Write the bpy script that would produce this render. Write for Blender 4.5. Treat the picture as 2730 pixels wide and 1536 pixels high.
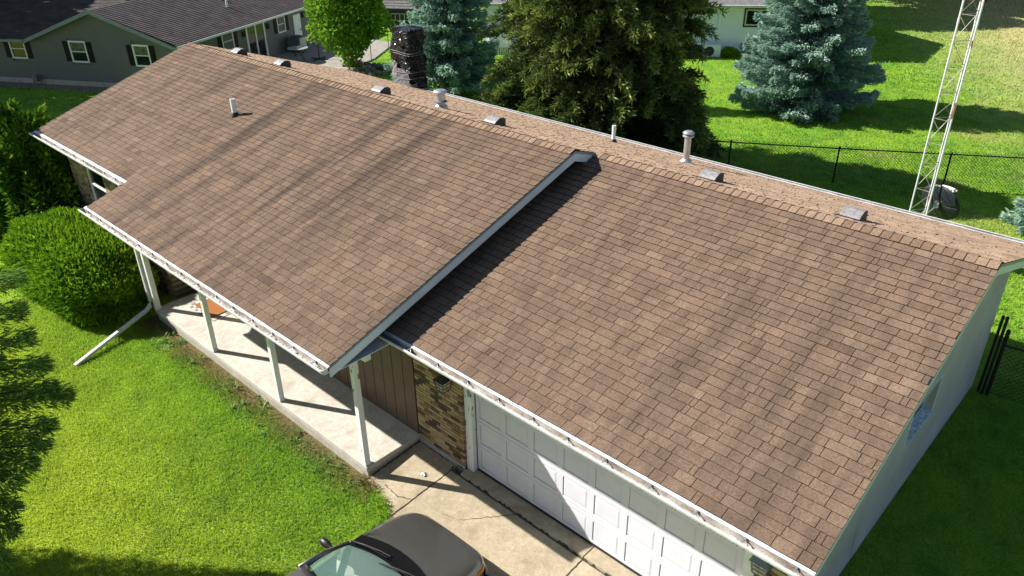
import bpy, math, random
import numpy as np
from mathutils import Vector, Matrix

# ------------------------------------------------------------------ camera, sky, sun, exposure
random.seed(7)
RNG = np.random.default_rng(11)
SC = bpy.context.scene
COL = SC.collection
for o in list(bpy.data.objects):
    bpy.data.objects.remove(o)

CAM = np.array([7.5294, -7.0128, 9.2336])
YAW, PIT, ROL = -0.7593, 0.5051, -0.0131
fw = np.array([math.sin(YAW)*math.cos(PIT), math.cos(YAW)*math.cos(PIT), -math.sin(PIT)])
rt = np.array([math.cos(YAW), -math.sin(YAW), 0.0])
up = np.cross(rt, fw)
rt, up = math.cos(ROL)*rt+math.sin(ROL)*up, -math.sin(ROL)*rt+math.cos(ROL)*up
cd = bpy.data.cameras.new('camera')
cam = bpy.data.objects.new('camera', cd)
COL.objects.link(cam)
cam.matrix_world = Matrix(((rt[0], up[0], -fw[0], CAM[0]), (rt[1], up[1], -fw[1], CAM[1]),
                           (rt[2], up[2], -fw[2], CAM[2]), (0, 0, 0, 1)))
cd.sensor_fit = 'HORIZONTAL'
cd.sensor_width = 36.0
cd.lens = 2074.035/2730*36.0
cd.clip_end = 2000
SC.camera = cam

AZ, EL = 0.4699, math.radians(36.2)          # light travels towards (cos AZ, sin AZ), sun EL above the horizon
W = bpy.data.worlds.new('World')
SC.world = W
W.use_nodes = True
wn = W.node_tree
sky = wn.nodes.new('ShaderNodeTexSky')
sky.sky_type = 'NISHITA'
sky.sun_disc = False
sky.sun_elevation = EL
sky.sun_rotation = math.atan2(-math.cos(AZ), -math.sin(AZ))
sky.air_density = 1.0
sky.dust_density = 0.6
bg = wn.nodes['Background']
bg.inputs['Strength'].default_value = 0.051
wn.links.new(sky.outputs[0], bg.inputs['Color'])
sl = bpy.data.lights.new('sun', 'SUN')
sl.energy = 5.0
sl.angle = math.radians(0.53)
sl.color = (1.0, 0.95, 0.87)
so = bpy.data.objects.new('sun', sl)
COL.objects.link(so)
ld = Vector((math.cos(AZ)*math.cos(EL), math.sin(AZ)*math.cos(EL), -math.sin(EL)))
so.rotation_euler = ld.to_track_quat('-Z', 'Y').to_euler()
so.location = (-20, -12, 25)
SC.view_settings.view_transform = 'Standard'
SC.view_settings.look = 'None'
SC.view_settings.exposure = 1.1
SC.view_settings.gamma = 1.0
SC.view_settings.use_curve_mapping = False
SC.render.engine = 'CYCLES'
SC.cycles.max_bounces = 6
SC.cycles.transparent_max_bounces = 12

# ------------------------------------------------------------------ helpers
BASE = {}

def link(o, parent=None):
    COL.objects.link(o)
    if parent is not None:
        o.parent = parent
    return o

def thing(name, label, cat, loc=(0, 0, 0), group=None, kind=None):
    o = bpy.data.objects.new(name, None)
    link(o)
    o.empty_display_size = 0.2
    o.location = loc
    BASE[o.name] = np.array(loc, float)
    tag(o, label, cat, group, kind)
    return o

def tag(o, label=None, cat=None, group=None, kind=None):
    if label: o['label'] = label
    if cat: o['category'] = cat
    if group: o['group'] = group
    if kind: o['kind'] = kind
    return o

def base(parent):
    return BASE.get(parent.name, np.zeros(3)) if parent is not None else np.zeros(3)

def np_mesh(name, V, F, mats, fm=None, smooth=False, attrs=None):
    """F: list of faces or (n,k) int array"""
    me = bpy.data.meshes.new(name)
    V = np.asarray(V, np.float32)
    if isinstance(F, np.ndarray):
        n, k = F.shape
        me.vertices.add(len(V)); me.vertices.foreach_set('co', V.ravel())
        me.loops.add(n*k); me.loops.foreach_set('vertex_index', F.astype(np.int32).ravel())
        me.polygons.add(n)
        me.polygons.foreach_set('loop_start', np.arange(0, n*k, k, dtype=np.int32))
        me.polygons.foreach_set('loop_total', np.full(n, k, np.int32))
    else:
        me.from_pydata([tuple(v) for v in V.tolist()], [], F)
    nf = len(me.polygons)
    for m in (mats if isinstance(mats, (list, tuple)) else [mats]):
        me.materials.append(m)
    if fm is not None:
        me.polygons.foreach_set('material_index', np.asarray(fm, np.int32))
    me.polygons.foreach_set('use_smooth', np.full(nf, bool(smooth)))
    for k, a in (attrs or {}).items():
        at = me.attributes.new(k, 'FLOAT', 'FACE')
        at.data.foreach_set('value', np.asarray(a, np.float32))
    me.update()
    return me

def put(name, me, parent=None, loc=None, rot=None):
    o = bpy.data.objects.new(name, me)
    link(o, parent)
    if loc is not None: o.location = loc
    if rot is not None: o.rotation_euler = rot
    BASE[o.name] = base(parent)
    return o

class MB:
    def __init__(s):
        s.V, s.F, s.M, s.n = [], [], [], 0
    def add(s, V, F, m=0):
        V = np.asarray(V, float)
        s.V.append(V)
        for f in F:
            s.F.append([i+s.n for i in f]); s.M.append(m)
        s.n += len(V)
        return s
    def box(s, c, size, m=0, R=None):
        c = np.array(c, float); h = np.array(size, float)/2
        P = np.array([[x, y, z] for x in (-1, 1) for y in (-1, 1) for z in (-1, 1)])*h
        if R is not None: P = P@np.asarray(R).T
        return s.add(P+c, [(0, 1, 3, 2), (4, 6, 7, 5), (0, 4, 5, 1), (2, 3, 7, 6), (0, 2, 6, 4), (1, 5, 7, 3)], m)
    def bx(s, x0, x1, y0, y1, z0, z1, m=0):
        return s.box(((x0+x1)/2, (y0+y1)/2, (z0+z1)/2), (abs(x1-x0), abs(y1-y0), abs(z1-z0)), m)
    def prism(s, poly, vec, m=0):
        """closed polygon of 3-D points extruded by vec"""
        A = np.asarray(poly, float); n = len(A); B = A+np.asarray(vec, float)
        F = [list(range(n))[::-1], list(range(n, 2*n))]+[(i, (i+1) % n, (i+1) % n+n, i+n) for i in range(n)]
        return s.add(np.vstack([A, B]), F, m)
    def tube(s, pts, r, k=8, m=0, cap=True):
        pts = np.asarray(pts, float); n = len(pts)
        r = np.full(n, r) if np.isscalar(r) else np.asarray(r, float)
        T = np.gradient(pts, axis=0); T /= np.linalg.norm(T, axis=1)[:, None]+1e-9
        a = np.array([0, 0, 1.0]) if abs(T[0][2]) < .9 else np.array([1.0, 0, 0])
        V = []
        for i in range(n):
            u = np.cross(T[i], a); u /= np.linalg.norm(u); v = np.cross(T[i], u)
            th = np.arange(k)*2*math.pi/k+math.pi/k
            V.append(pts[i]+r[i]*(np.cos(th)[:, None]*u+np.sin(th)[:, None]*v))
        F = [(i*k+j, i*k+(j+1) % k, (i+1)*k+(j+1) % k, (i+1)*k+j) for i in range(n-1) for j in range(k)]
        if cap: F += [list(range(k))[::-1], list(range((n-1)*k, n*k))]
        return s.add(np.vstack(V), F, m)
    def lathe(s, prof, c=(0, 0, 0), k=20, m=0):
        prof = np.asarray(prof, float); n = len(prof); th = np.arange(k)*2*math.pi/k
        V = np.array([[r*math.cos(t), r*math.sin(t), z] for r, z in prof for t in th])+np.array(c)
        F = [(i*k+j, i*k+(j+1) % k, (i+1)*k+(j+1) % k, (i+1)*k+j) for i in range(n-1) for j in range(k)]
        return s.add(V, F, m)
    def grid(s, P, m=0):
        P = np.asarray(P, float); a, b = P.shape[:2]
        return s.add(P.reshape(-1, 3), [(i*b+j, i*b+j+1, (i+1)*b+j+1, (i+1)*b+j) for i in range(a-1) for j in range(b-1)], m)
    def build(s, name, mats, parent=None, smooth=False, bevel=0, local=False, attrs=None):
        V = np.vstack(s.V)
        if not local: V = V-base(parent)
        me = np_mesh(name, V, s.F, mats, s.M, smooth, attrs)
        o = put(name, me, parent)
        if bevel:
            b = o.modifiers.new('bevel', 'BEVEL'); b.width = bevel; b.segments = 2; b.limit_method = 'ANGLE'
        return o
    def mesh(s, name, mats, smooth=False):
        return np_mesh(name, np.vstack(s.V), s.F, mats, s.M, smooth)

def rotz(a):
    c, s_ = math.cos(a), math.sin(a)
    return np.array([[c, -s_, 0], [s_, c, 0], [0, 0, 1]])

# ------------------------------------------------------------------ materials
MATS = {}
def nodes(name):
    m = bpy.data.materials.new(name); m.use_nodes = True
    nt = m.node_tree
    MATS[name] = m
    return m, nt, nt.nodes['Principled BSDF']

def N(nt, t, **kw):
    n = nt.nodes.new(t)
    for k, v in kw.items():
        if k in n.inputs: n.inputs[k].default_value = v
        else: setattr(n, k, v)
    return n

def pos(nt):
    return N(nt, 'ShaderNodeNewGeometry').outputs['Position']

def noise(nt, vec, scale, detail=3, rough=.6, sc=None):
    if sc is not None:
        mp = N(nt, 'ShaderNodeMapping'); mp.inputs['Scale'].default_value = sc
        nt.links.new(vec, mp.inputs['Vector']); vec = mp.outputs[0]
    n = N(nt, 'ShaderNodeTexNoise', Scale=scale, Detail=detail, Roughness=rough)
    nt.links.new(vec, n.inputs['Vector'])
    return n.outputs['Fac']

def ramp(nt, fac, stops, interp='LINEAR'):
    r = N(nt, 'ShaderNodeValToRGB'); cr = r.color_ramp; cr.interpolation = interp
    while len(cr.elements) < len(stops): cr.elements.new(.5)
    for e, (p, c) in zip(cr.elements, stops):
        e.position = p; e.color = (*c, 1) if len(c) == 3 else c
    nt.links.new(fac, r.inputs['Fac'])
    return r.outputs['Color']

def mix(nt, fac, a, b, mode='MIX'):
    n = N(nt, 'ShaderNodeMix', data_type='RGBA', blend_type=mode)
    for sock, v in ((0, fac), (6, a), (7, b)):
        if isinstance(v, (int, float)): n.inputs[sock].default_value = v
        elif isinstance(v, tuple): n.inputs[sock].default_value = (*v[:3], 1)
        else: nt.links.new(v, n.inputs[sock])
    return n.outputs[2]

def mth(nt, op, a, b=None, c=None):
    n = N(nt, 'ShaderNodeMath', operation=op)
    for i, v in enumerate((a, b, c)):
        if v is None: continue
        if isinstance(v, (int, float)): n.inputs[i].default_value = v
        else: nt.links.new(v, n.inputs[i])
    return n.outputs[0]

def attr(nt, name):
    return N(nt, 'ShaderNodeAttribute', attribute_name=name).outputs['Fac']

def objrand(nt):
    return N(nt, 'ShaderNodeObjectInfo').outputs['Random']

def bump(nt, bs, h, strength=.3, dist=.01):
    b = N(nt, 'ShaderNodeBump'); b.inputs['Strength'].default_value = strength; b.inputs['Distance'].default_value = dist
    nt.links.new(h, b.inputs['Height']); nt.links.new(b.outputs[0], bs.inputs['Normal'])

def simple(name, col, rough=.6, metal=0, var=.12, scale=6, spec=None, bumpy=0, coat=0):
    m, nt, b = nodes(name)
    p = pos(nt); f = noise(nt, p, scale, 4)
    lo = tuple(max(0, c*(1-var*1.6)) for c in col); hi = tuple(min(1, c*(1+var)) for c in col)
    nt.links.new(ramp(nt, f, [(.3, lo), (.7, hi)]), b.inputs['Base Color'])
    b.inputs['Roughness'].default_value = rough; b.inputs['Metallic'].default_value = metal
    if spec is not None: b.inputs['Specular IOR Level'].default_value = spec
    if coat: b.inputs['Coat Weight'].default_value = coat; b.inputs['Coat Roughness'].default_value = .05
    if bumpy: bump(nt, b, noise(nt, p, scale*8, 3), bumpy, .01)
    return m

def shingle_mat(name, cols, streak=0.0, speck=.35, edge_dirt=False):
    m, nt, b = nodes(name)
    p = pos(nt)
    t = attr(nt, 'tone')
    c = ramp(nt, t, cols)
    # colour blends along a tab
    blot = noise(nt, p, 5.5, 2, .5, (1, .35, .35))
    c = mix(nt, mth(nt, 'MULTIPLY', ramp_v(nt, blot, .45, .68), .42), c, cols[0][1])
    # granules
    g = noise(nt, p, 150, 2, .8)
    c = mix(nt, speck, c, ramp(nt, g, [(.28, (.12, .12, .12)), (.5, (.5, .5, .5)), (.72, (.95, .93, .9))]), 'OVERLAY')
    g2 = noise(nt, p, 42, 3, .7)
    c = mix(nt, .62, c, ramp(nt, g2, [(.3, (.22, .22, .22)), (.5, (.5, .5, .5)), (.7, (.8, .79, .77))]), 'OVERLAY')
    if streak:
        s1 = noise(nt, p, 2.6, 3, .65, (1.0, .07, .07))
        s2 = noise(nt, p, .45, 2, .5, (1.0, .3, .3))
        k = mth(nt, 'MULTIPLY', ramp_v(nt, s1, .45, .66), ramp_v(nt, s2, .30, .6))
        c = mix(nt, mth(nt, 'MULTIPLY', k, streak), c, (.050, .036, .030))
    nt.links.new(c, b.inputs['Base Color'])
    b.inputs['Roughness'].default_value = .93
    b.inputs['Specular IOR Level'].default_value = .12
    bump(nt, b, g, .5, .004)
    return m

def ramp_v(nt, f, a, b_):
    mr = N(nt, 'ShaderNodeMapRange'); mr.inputs[1].default_value = a; mr.inputs[2].default_value = b_
    nt.links.new(f, mr.inputs[0]); return mr.outputs[0]

SH_COLS = [(0.0, (.082, .056, .042)), (.35, (.146, .100, .071)), (.7, (.184, .128, .091)), (1.0, (.245, .173, .123))]
SH_REAR_SHEEN = [(a, (b[0]*1.95, b[1]*1.95, b[2]*1.9)) for a, b in SH_COLS]  # rear slope's grazing sheen put into a paler shingle colour
M_SH = shingle_mat('shingle_weathered', SH_COLS, streak=.80)
M_SHG = shingle_mat('shingle_brown', SH_COLS, streak=.42)
M_SHR = shingle_mat('shingle_rear_sheen', SH_REAR_SHEEN, streak=.15)
M_CAP = shingle_mat('ridge_cap_shingle', [(0, (.150, .100, .070)), (.4, (.208, .144, .100)), (1, (.265, .188, .132))], 0)
M_EDGE = simple('asphalt_edge', (.020, .014, .012), .95, spec=.1)
M_DECK = simple('dark_felt', (.022, .017, .015), .95, spec=.1)
M_WHITE = simple('white_paint', (.74, .75, .76), .5, var=.08, scale=9)
M_ALU = simple('white_aluminium', (.60, .61, .62), .42, var=.16, scale=16)
M_FASC = simple('fascia_white', (.60, .64, .77), .5, var=.06, scale=3)
M_SOFF = simple('soffit_brown', (.10, .08, .07), .8)
M_BLACK = simple('black_metal', (.012, .012, .014), .45)
M_PVC = simple('white_pvc', (.80, .81, .82), .4, var=.04)
M_GALV = simple('galvanised_steel', (.55, .58, .60), .38, .75, var=.15, scale=12)
M_GLASS, nt_, b_ = nodes('dark_glass')
b_.inputs['Base Color'].default_value = (.012, .016, .018, 1); b_.inputs['Roughness'].default_value = .06
b_.inputs['Specular IOR Level'].default_value = .6

def mat_trough():
    m, nt, b = nodes('gutter_inside')
    p = pos(nt)
    f = noise(nt, p, 3.5, 4, .6, (1, 2, 2)); g = noise(nt, p, 40, 3)
    c = ramp(nt, f, [(.35, (.20, .165, .135)), (.55, (.42, .38, .34)), (.75, (.60, .58, .55))])
    c = mix(nt, .35, c, ramp(nt, g, [(.35, (.2, .2, .2)), (.65, (.75, .75, .75))]), 'OVERLAY')
    nt.links.new(c, b.inputs['Base Color']); b.inputs['Roughness'].default_value = .7
    return m
M_TROUGH = mat_trough()

def mat_peel():
    m, nt, b = nodes('peeling_white_paint')
    p = pos(nt)
    f = noise(nt, p, 9, 4, .6, (1, 1, .45))
    k = ramp_v(nt, f, .60, .63)
    c = mix(nt, k, (.74, .75, .75), (.20, .17, .15))
    nt.links.new(c, b.inputs['Base Color']); b.inputs['Roughness'].default_value = .6
    return m
M_PEEL = mat_peel()

def mat_concrete(name, lo, hi, stain=.25, warm=(.20, .15, .10)):
    m, nt, b = nodes(name)
    p = pos(nt)
    f = noise(nt, p, 1.6, 5, .65); g = noise(nt, p, 60, 3, .7); s = noise(nt, p, 2.6, 3, .5)
    c = ramp(nt, f, [(.3, lo), (.7, hi)])
    c = mix(nt, .55, c, ramp(nt, g, [(.3, (.25, .25, .25)), (.7, (.75, .75, .75))]), 'OVERLAY')
    g3 = noise(nt, p, 9, 5, .75)
    c = mix(nt, .45, c, ramp(nt, g3, [(.3, (.3, .3, .3)), (.7, (.68, .68, .68))]), 'OVERLAY')
    c = mix(nt, mth(nt, 'MULTIPLY', ramp_v(nt, s, .56, .74), stain), c, warm)
    sp = N(nt, 'ShaderNodeTexVoronoi', Scale=1.9); nt.links.new(p, sp.inputs['Vector'])
    k = mth(nt, 'LESS_THAN', sp.outputs['Distance'], .05)
    c = mix(nt, mth(nt, 'MULTIPLY', k, .35), c, (.16, .12, .09))
    nt.links.new(c, b.inputs['Base Color']); b.inputs['Roughness'].default_value = .88
    b.inputs['Specular IOR Level'].default_value = .2
    bump(nt, b, g, .25, .006)
    return m
M_SLAB = mat_concrete('porch_concrete', (.43, .395, .345), (.54, .495, .435), .35)
M_DRIVE = mat_concrete('driveway_concrete', (.30, .25, .175), (.43, .36, .26), .5)
M_FOUND = mat_concrete('foundation_concrete', (.34, .31, .27), (.45, .41, .36), .4)
M_PATIO = mat_concrete('patio_concrete', (.24, .22, .20), (.32, .30, .27), .3)

def mat_brick_piece():
    m, nt, b = nodes('brick_face')
    p = pos(nt); r = objrand(nt)
    c = ramp(nt, r, [(0, (.055, .038, .030)), (.14, (.10, .062, .040)), (.26, (.20, .120, .062)), (.45, (.33, .225, .115)), (.72, (.42, .31, .17)), (1, (.36, .27, .155))], 'EASE')
    g = noise(nt, p, 45, 3, .7)
    c = mix(nt, .5, c, ramp(nt, g, [(.3, (.25, .25, .25)), (.7, (.72, .72, .72))]), 'OVERLAY')
    nt.links.new(c, b.inputs['Base Color']); b.inputs['Roughness'].default_value = .85
    bump(nt, b, g, .5, .006)
    return m
M_BRICK = mat_brick_piece()
M_MORTAR = simple('mortar', (.060, .046, .036), .95, scale=40)

def mat_brick_far():
    m, nt, b = nodes('brick_wall_pattern')
    tc = pos(nt)
    sep = N(nt, 'ShaderNodeSeparateXYZ'); nt.links.new(tc, sep.inputs[0])
    cb = N(nt, 'ShaderNodeCombineXYZ'); nt.links.new(sep.outputs['X'], cb.inputs[0]); nt.links.new(sep.outputs['Z'], cb.inputs[1])
    bt = N(nt, 'ShaderNodeTexBrick', Scale=1.0)
    bt.inputs['Color1'].default_value = (.40, .28, .15, 1); bt.inputs['Color2'].default_value = (.07, .045, .033, 1)
    bt.inputs['Mortar'].default_value = (.14, .115, .09, 1)
    bt.inputs['Brick Width'].default_value = .20; bt.inputs['Row Height'].default_value = .068; bt.inputs['Mortar Size'].default_value = .006
    nt.links.new(cb.outputs[0], bt.inputs['Vector']); nt.links.new(bt.outputs['Color'], b.inputs['Base Color'])
    b.inputs['Roughness'].default_value = .9
    bump(nt, b, bt.outputs['Fac'], -.4, .01)
    return m
M_BRICKFAR = mat_brick_far()
M_SIDING = simple('brown_siding', (.105, .066, .048), .62, var=.10, scale=5)

def mat_block():
    m, nt, b = nodes('painted_block_wall')
    p = pos(nt)
    f = noise(nt, p, .9, 4, .6); s = noise(nt, p, 7, 2, .5, (1, 1, .16))
    c = ramp(nt, f, [(.3, (.375, .355, .39)), (.7, (.485, .46, .50))])
    c = mix(nt, mth(nt, 'MULTIPLY', ramp_v(nt, s, .66, .76), .55), c, (.16, .16, .16))
    nt.links.new(c, b.inputs['Base Color']); b.inputs['Roughness'].default_value = .8
    bump(nt, b, noise(nt, p, 30, 4), .35, .01)
    return m
M_BLOCK = mat_block()

# ---- lawn colour shared by the ground sheet and the blades
def sphere_mask(nt, p, c, r, soft, nz=None, amp=0.0, sx=1.0, sy=1.0):
    v = N(nt, 'ShaderNodeVectorMath', operation='SUBTRACT'); nt.links.new(p, v.inputs[0]); v.inputs[1].default_value = (c[0], c[1], 0)
    s = N(nt, 'ShaderNodeVectorMath', operation='MULTIPLY'); nt.links.new(v.outputs[0], s.inputs[0]); s.inputs[1].default_value = (1/sx, 1/sy, 0)
    L = N(nt, 'ShaderNodeVectorMath', operation='LENGTH'); nt.links.new(s.outputs[0], L.inputs[0])
    d = L.outputs['Value']
    if nz is not None: d = mth(nt, 'ADD', d, mth(nt, 'MULTIPLY', mth(nt, 'SUBTRACT', nz, .5), amp))
    mr = N(nt, 'ShaderNodeMapRange'); mr.inputs[1].default_value = r; mr.inputs[2].default_value = r-soft
    nt.links.new(d, mr.inputs[0]); return mr.outputs[0]

def lawn_color(nt, dirt=True):
    p = pos(nt)
    big = noise(nt, p, .30, 3, .6); mid = noise(nt, p, 1.7, 4, .65)
    c = ramp(nt, mid, [(.28, (.12, .28, .035)), (.5, (.20, .41, .042)), (.75, (.34, .50, .06))])
    c = mix(nt, mth(nt, 'MULTIPLY', ramp_v(nt, big, .40, .66), .55), c, (.36, .54, .055))
    sep = N(nt, 'ShaderNodeSeparateXYZ'); nt.links.new(p, sep.inputs[0])
    nz = noise(nt, p, 1.1, 5, .7)
    # the front lawn is yellower towards the street, greener by the porch and drive
    fr = N(nt, 'ShaderNodeMapRange'); fr.inputs[1].default_value = -1.6; fr.inputs[2].default_value = -4.6
    nt.links.new(sep.outputs['Y'], fr.inputs[0])
    c = mix(nt, mth(nt, 'MULTIPLY', mth(nt, 'ADD', mth(nt, 'MULTIPLY', fr.outputs[0], .58), .08), mth(nt, 'LESS_THAN', sep.outputs['Y'], 3.0)), c, (.56, .64, .075))
    dull = noise(nt, p, .9, 4, .7)
    c = mix(nt, mth(nt, 'MULTIPLY', ramp_v(nt, dull, .50, .72), .32), c, (.15, .28, .05))
    straw = noise(nt, p, 2.6, 4, .7)
    c = mix(nt, mth(nt, 'MULTIPLY', ramp_v(nt, straw, .60, .74), .35), c, (.50, .46, .16))
    # dry, pale ground beyond the tower
    lin = mth(nt, 'ADD', mth(nt, 'MULTIPLY', mth(nt, 'ADD', sep.outputs['X'], -.2), .87), mth(nt, 'MULTIPLY', mth(nt, 'ADD', sep.outputs['Y'], -30.0), .49))
    dry = ramp_v(nt, mth(nt, 'ADD', lin, mth(nt, 'MULTIPLY', mth(nt, 'SUBTRACT', nz, .5), 9.0)), -2.0, 6.5)
    dry = mth(nt, 'MULTIPLY', dry, mth(nt, 'GREATER_THAN', sep.outputs['Y'], 21.0))
    c = mix(nt, mth(nt, 'MULTIPLY', dry, .82), c, (.66, .56, .33))
    fine = noise(nt, p, 9, 4, .8)
    for (cx, cy, r, a) in ((.55, 26.0, 1.35, 1), (-2.9, 25.4, .8, .8), (-1.2, 21.3, .9, .7), (3.3, 17.2, 1.8, .8), (1.6, 20.2, .8, .7), (4.6, 15.6, 1.5, .7), (6.6, 14.0, 1.8, .6), (-.6, 30.5, .7, .8), (-3.1, 19.0, .5, .6), (6.9, 11.2, 1.3, .6)):
        k = mth(nt, 'MULTIPLY', sphere_mask(nt, p, (cx, cy), 1, .7, nz, .9, r, r*.8), ramp_v(nt, fine, .46, .62))
        c = mix(nt, mth(nt, 'MULTIPLY', k, a), c, (.62, .44, .26))
    if dirt:
        # bare soil along the porch front
        dy = mth(nt, 'ABSOLUTE', mth(nt, 'ADD', sep.outputs['Y'], 1.34))
        dm = N(nt, 'ShaderNodeMapRange'); dm.inputs[1].default_value = .62; dm.inputs[2].default_value = .10
        nt.links.new(mth(nt, 'ADD', dy, mth(nt, 'MULTIPLY', mth(nt, 'SUBTRACT', nz, .5), .8)), dm.inputs[0])
        xm = mth(nt, 'MULTIPLY', mth(nt, 'GREATER_THAN', sep.outputs['X'], -9.6), mth(nt, 'LESS_THAN', sep.outputs['X'], -1.0))
        c = mix(nt, mth(nt, 'MULTIPLY', mth(nt, 'MULTIPLY', dm.outputs[0], xm), .85), c, (.20, .13, .085))
    return c, p

def mat_ground():
    m, nt, b = nodes('lawn_ground')
    c, p = lawn_color(nt)
    g = noise(nt, p, 22, 4, .75)
    c = mix(nt, .6, c, ramp(nt, g, [(.3, (.2, .2, .17)), (.7, (.72, .74, .62))]), 'OVERLAY')
    c = mix(nt, .5, c, (.5, .5, .5), 'MULTIPLY')
    nt.links.new(c, b.inputs['Base Color']); b.inputs['Roughness'].default_value = .95
    b.inputs['Specular IOR Level'].default_value = .1
    bump(nt, b, g, .8, .05)
    return m
M_GROUND = mat_ground()

def leafy(name, stops, trans=.35, rough=.55, lawn=False, big=0.0, bigcol=(.1, .1, .02)):
    m, nt, b = nodes(name)
    r = attr(nt, 'rnd')
    if lawn:
        c, p = lawn_color(nt, True)
        c = mix(nt, .35, c, ramp(nt, r, stops), 'OVERLAY')
    else:
        c = ramp(nt, r, stops)
        if big:
            c = mix(nt, mth(nt, 'MULTIPLY', ramp_v(nt, noise(nt, pos(nt), .8, 3), .42, .65), big), c, bigcol)
    nt.links.new(c, b.inputs['Base Color'])
    b.inputs['Roughness'].default_value = rough; b.inputs['Specular IOR Level'].default_value = .25
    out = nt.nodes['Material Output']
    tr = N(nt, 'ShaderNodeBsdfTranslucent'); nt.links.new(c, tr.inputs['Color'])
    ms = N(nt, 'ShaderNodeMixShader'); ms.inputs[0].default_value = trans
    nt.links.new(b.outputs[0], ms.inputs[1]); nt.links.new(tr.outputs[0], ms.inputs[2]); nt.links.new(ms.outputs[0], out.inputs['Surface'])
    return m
M_BLADE = leafy('grass_blade', [(0, (.28, .28, .26)), (.6, (.55, .55, .5)), (1, (.8, .8, .7))], .45, .6, lawn=True)
M_WEED = leafy('broad_weed_leaf', [(0, (.13, .30, .05)), (1, (.33, .50, .20))], .3)
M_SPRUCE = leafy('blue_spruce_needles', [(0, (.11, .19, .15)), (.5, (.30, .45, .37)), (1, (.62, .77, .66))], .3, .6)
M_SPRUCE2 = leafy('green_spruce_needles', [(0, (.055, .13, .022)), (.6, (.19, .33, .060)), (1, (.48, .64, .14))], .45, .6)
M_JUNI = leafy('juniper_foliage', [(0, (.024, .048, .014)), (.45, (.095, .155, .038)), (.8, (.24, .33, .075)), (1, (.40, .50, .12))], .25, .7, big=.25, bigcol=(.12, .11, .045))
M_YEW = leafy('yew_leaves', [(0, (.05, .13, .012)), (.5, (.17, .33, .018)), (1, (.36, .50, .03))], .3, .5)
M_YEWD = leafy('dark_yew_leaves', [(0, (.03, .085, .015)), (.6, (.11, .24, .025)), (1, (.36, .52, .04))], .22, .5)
M_MAPLE = leafy('maple_leaves', [(0, (.09, .21, .02)), (.5, (.20, .38, .03)), (1, (.40, .55, .09))], .35, .4)
M_BARK = simple('bark', (.065, .048, .036), .95, var=.3, scale=14, bumpy=.5)

# ------------------------------------------------------------------ ground
def zt(x, y):
    return -0.22-0.022*np.maximum(0, -1.3-np.asarray(y))
gx = np.array([-600, -250, -120, -70, -50, -40, -30, -20, -15, -10, -5, 0, 5, 10, 15, 20, 30, 50, 100, 250, 600.])
gy = np.array([-600, -250, -100, -50, -25, -15, -10, -6, -4, -2.5, -1.3, 0, 5, 10, 20, 30, 40, 60, 100, 250, 700.])
GX, GY = np.meshgrid(gx, gy, indexing='ij')
GZ = np.maximum(zt(GX, GY), -1.4)
ob = MB().grid(np.stack([GX, GY, GZ], -1)).build('ground', M_GROUND, smooth=True)
tag(ob, kind='structure', label='green lawn with yellowed patches round the houses')

# ------------------------------------------------------------------ the house: roof
P_ = 0.3281
XG, YEG, ZE, YG, ZG = 5.8812, -0.7659, 2.7022, 4.286, 4.3595
YM, ZM, XM, XL = 3.6367, 4.5725, -0.9831, -15.5122
YEP, ZEP, YEL, ZEL, XS = -1.9773, 2.7308, -1.036, 3.0395, -9.8498
YER, ZER, HS, YSF, XSR, XWALL = 9.0802, 2.7867, .0691, -1.332, -1.3671, 5.4794
CS = 1/math.sqrt(1+P_*P_)

house = thing('house', 'long brown shingled ranch house with garage wing and white porch posts', 'house', (-5, 4, -.2))
HB = base(house)
rb = MB()
th = np.array([0, 0, -.14])
def slab(x0, x1, ya, za, yb, zb, dz=-.016):
    rb.prism([(x0, ya, za+dz), (x1, ya, za+dz), (x1, yb, zb+dz), (x0, yb, zb+dz)], th)
slab(XS, XM, YEP, ZEP, YEL, ZEL)
slab(XL, XM, YEL, ZEL, YM, ZM)
slab(XM+.003, XG, YEG, ZE, YG, ZG)
slab(XL, XM, YM, ZM, YG, ZG)
slab(XL, XG, YG, ZG, YER, ZER)
roof = rb.build('roof', M_DECK, house)

EXPO = .1435
TABS = []      # (verts 8x3, tone, plane, centre)
def wpick(r):
    v = r.random()
    return .075 if v < .07 else (.165 if v < .22 else (.255 if v < .45 else (.305 if v < .8 else .40)))*r.uniform(.92, 1.08)

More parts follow.
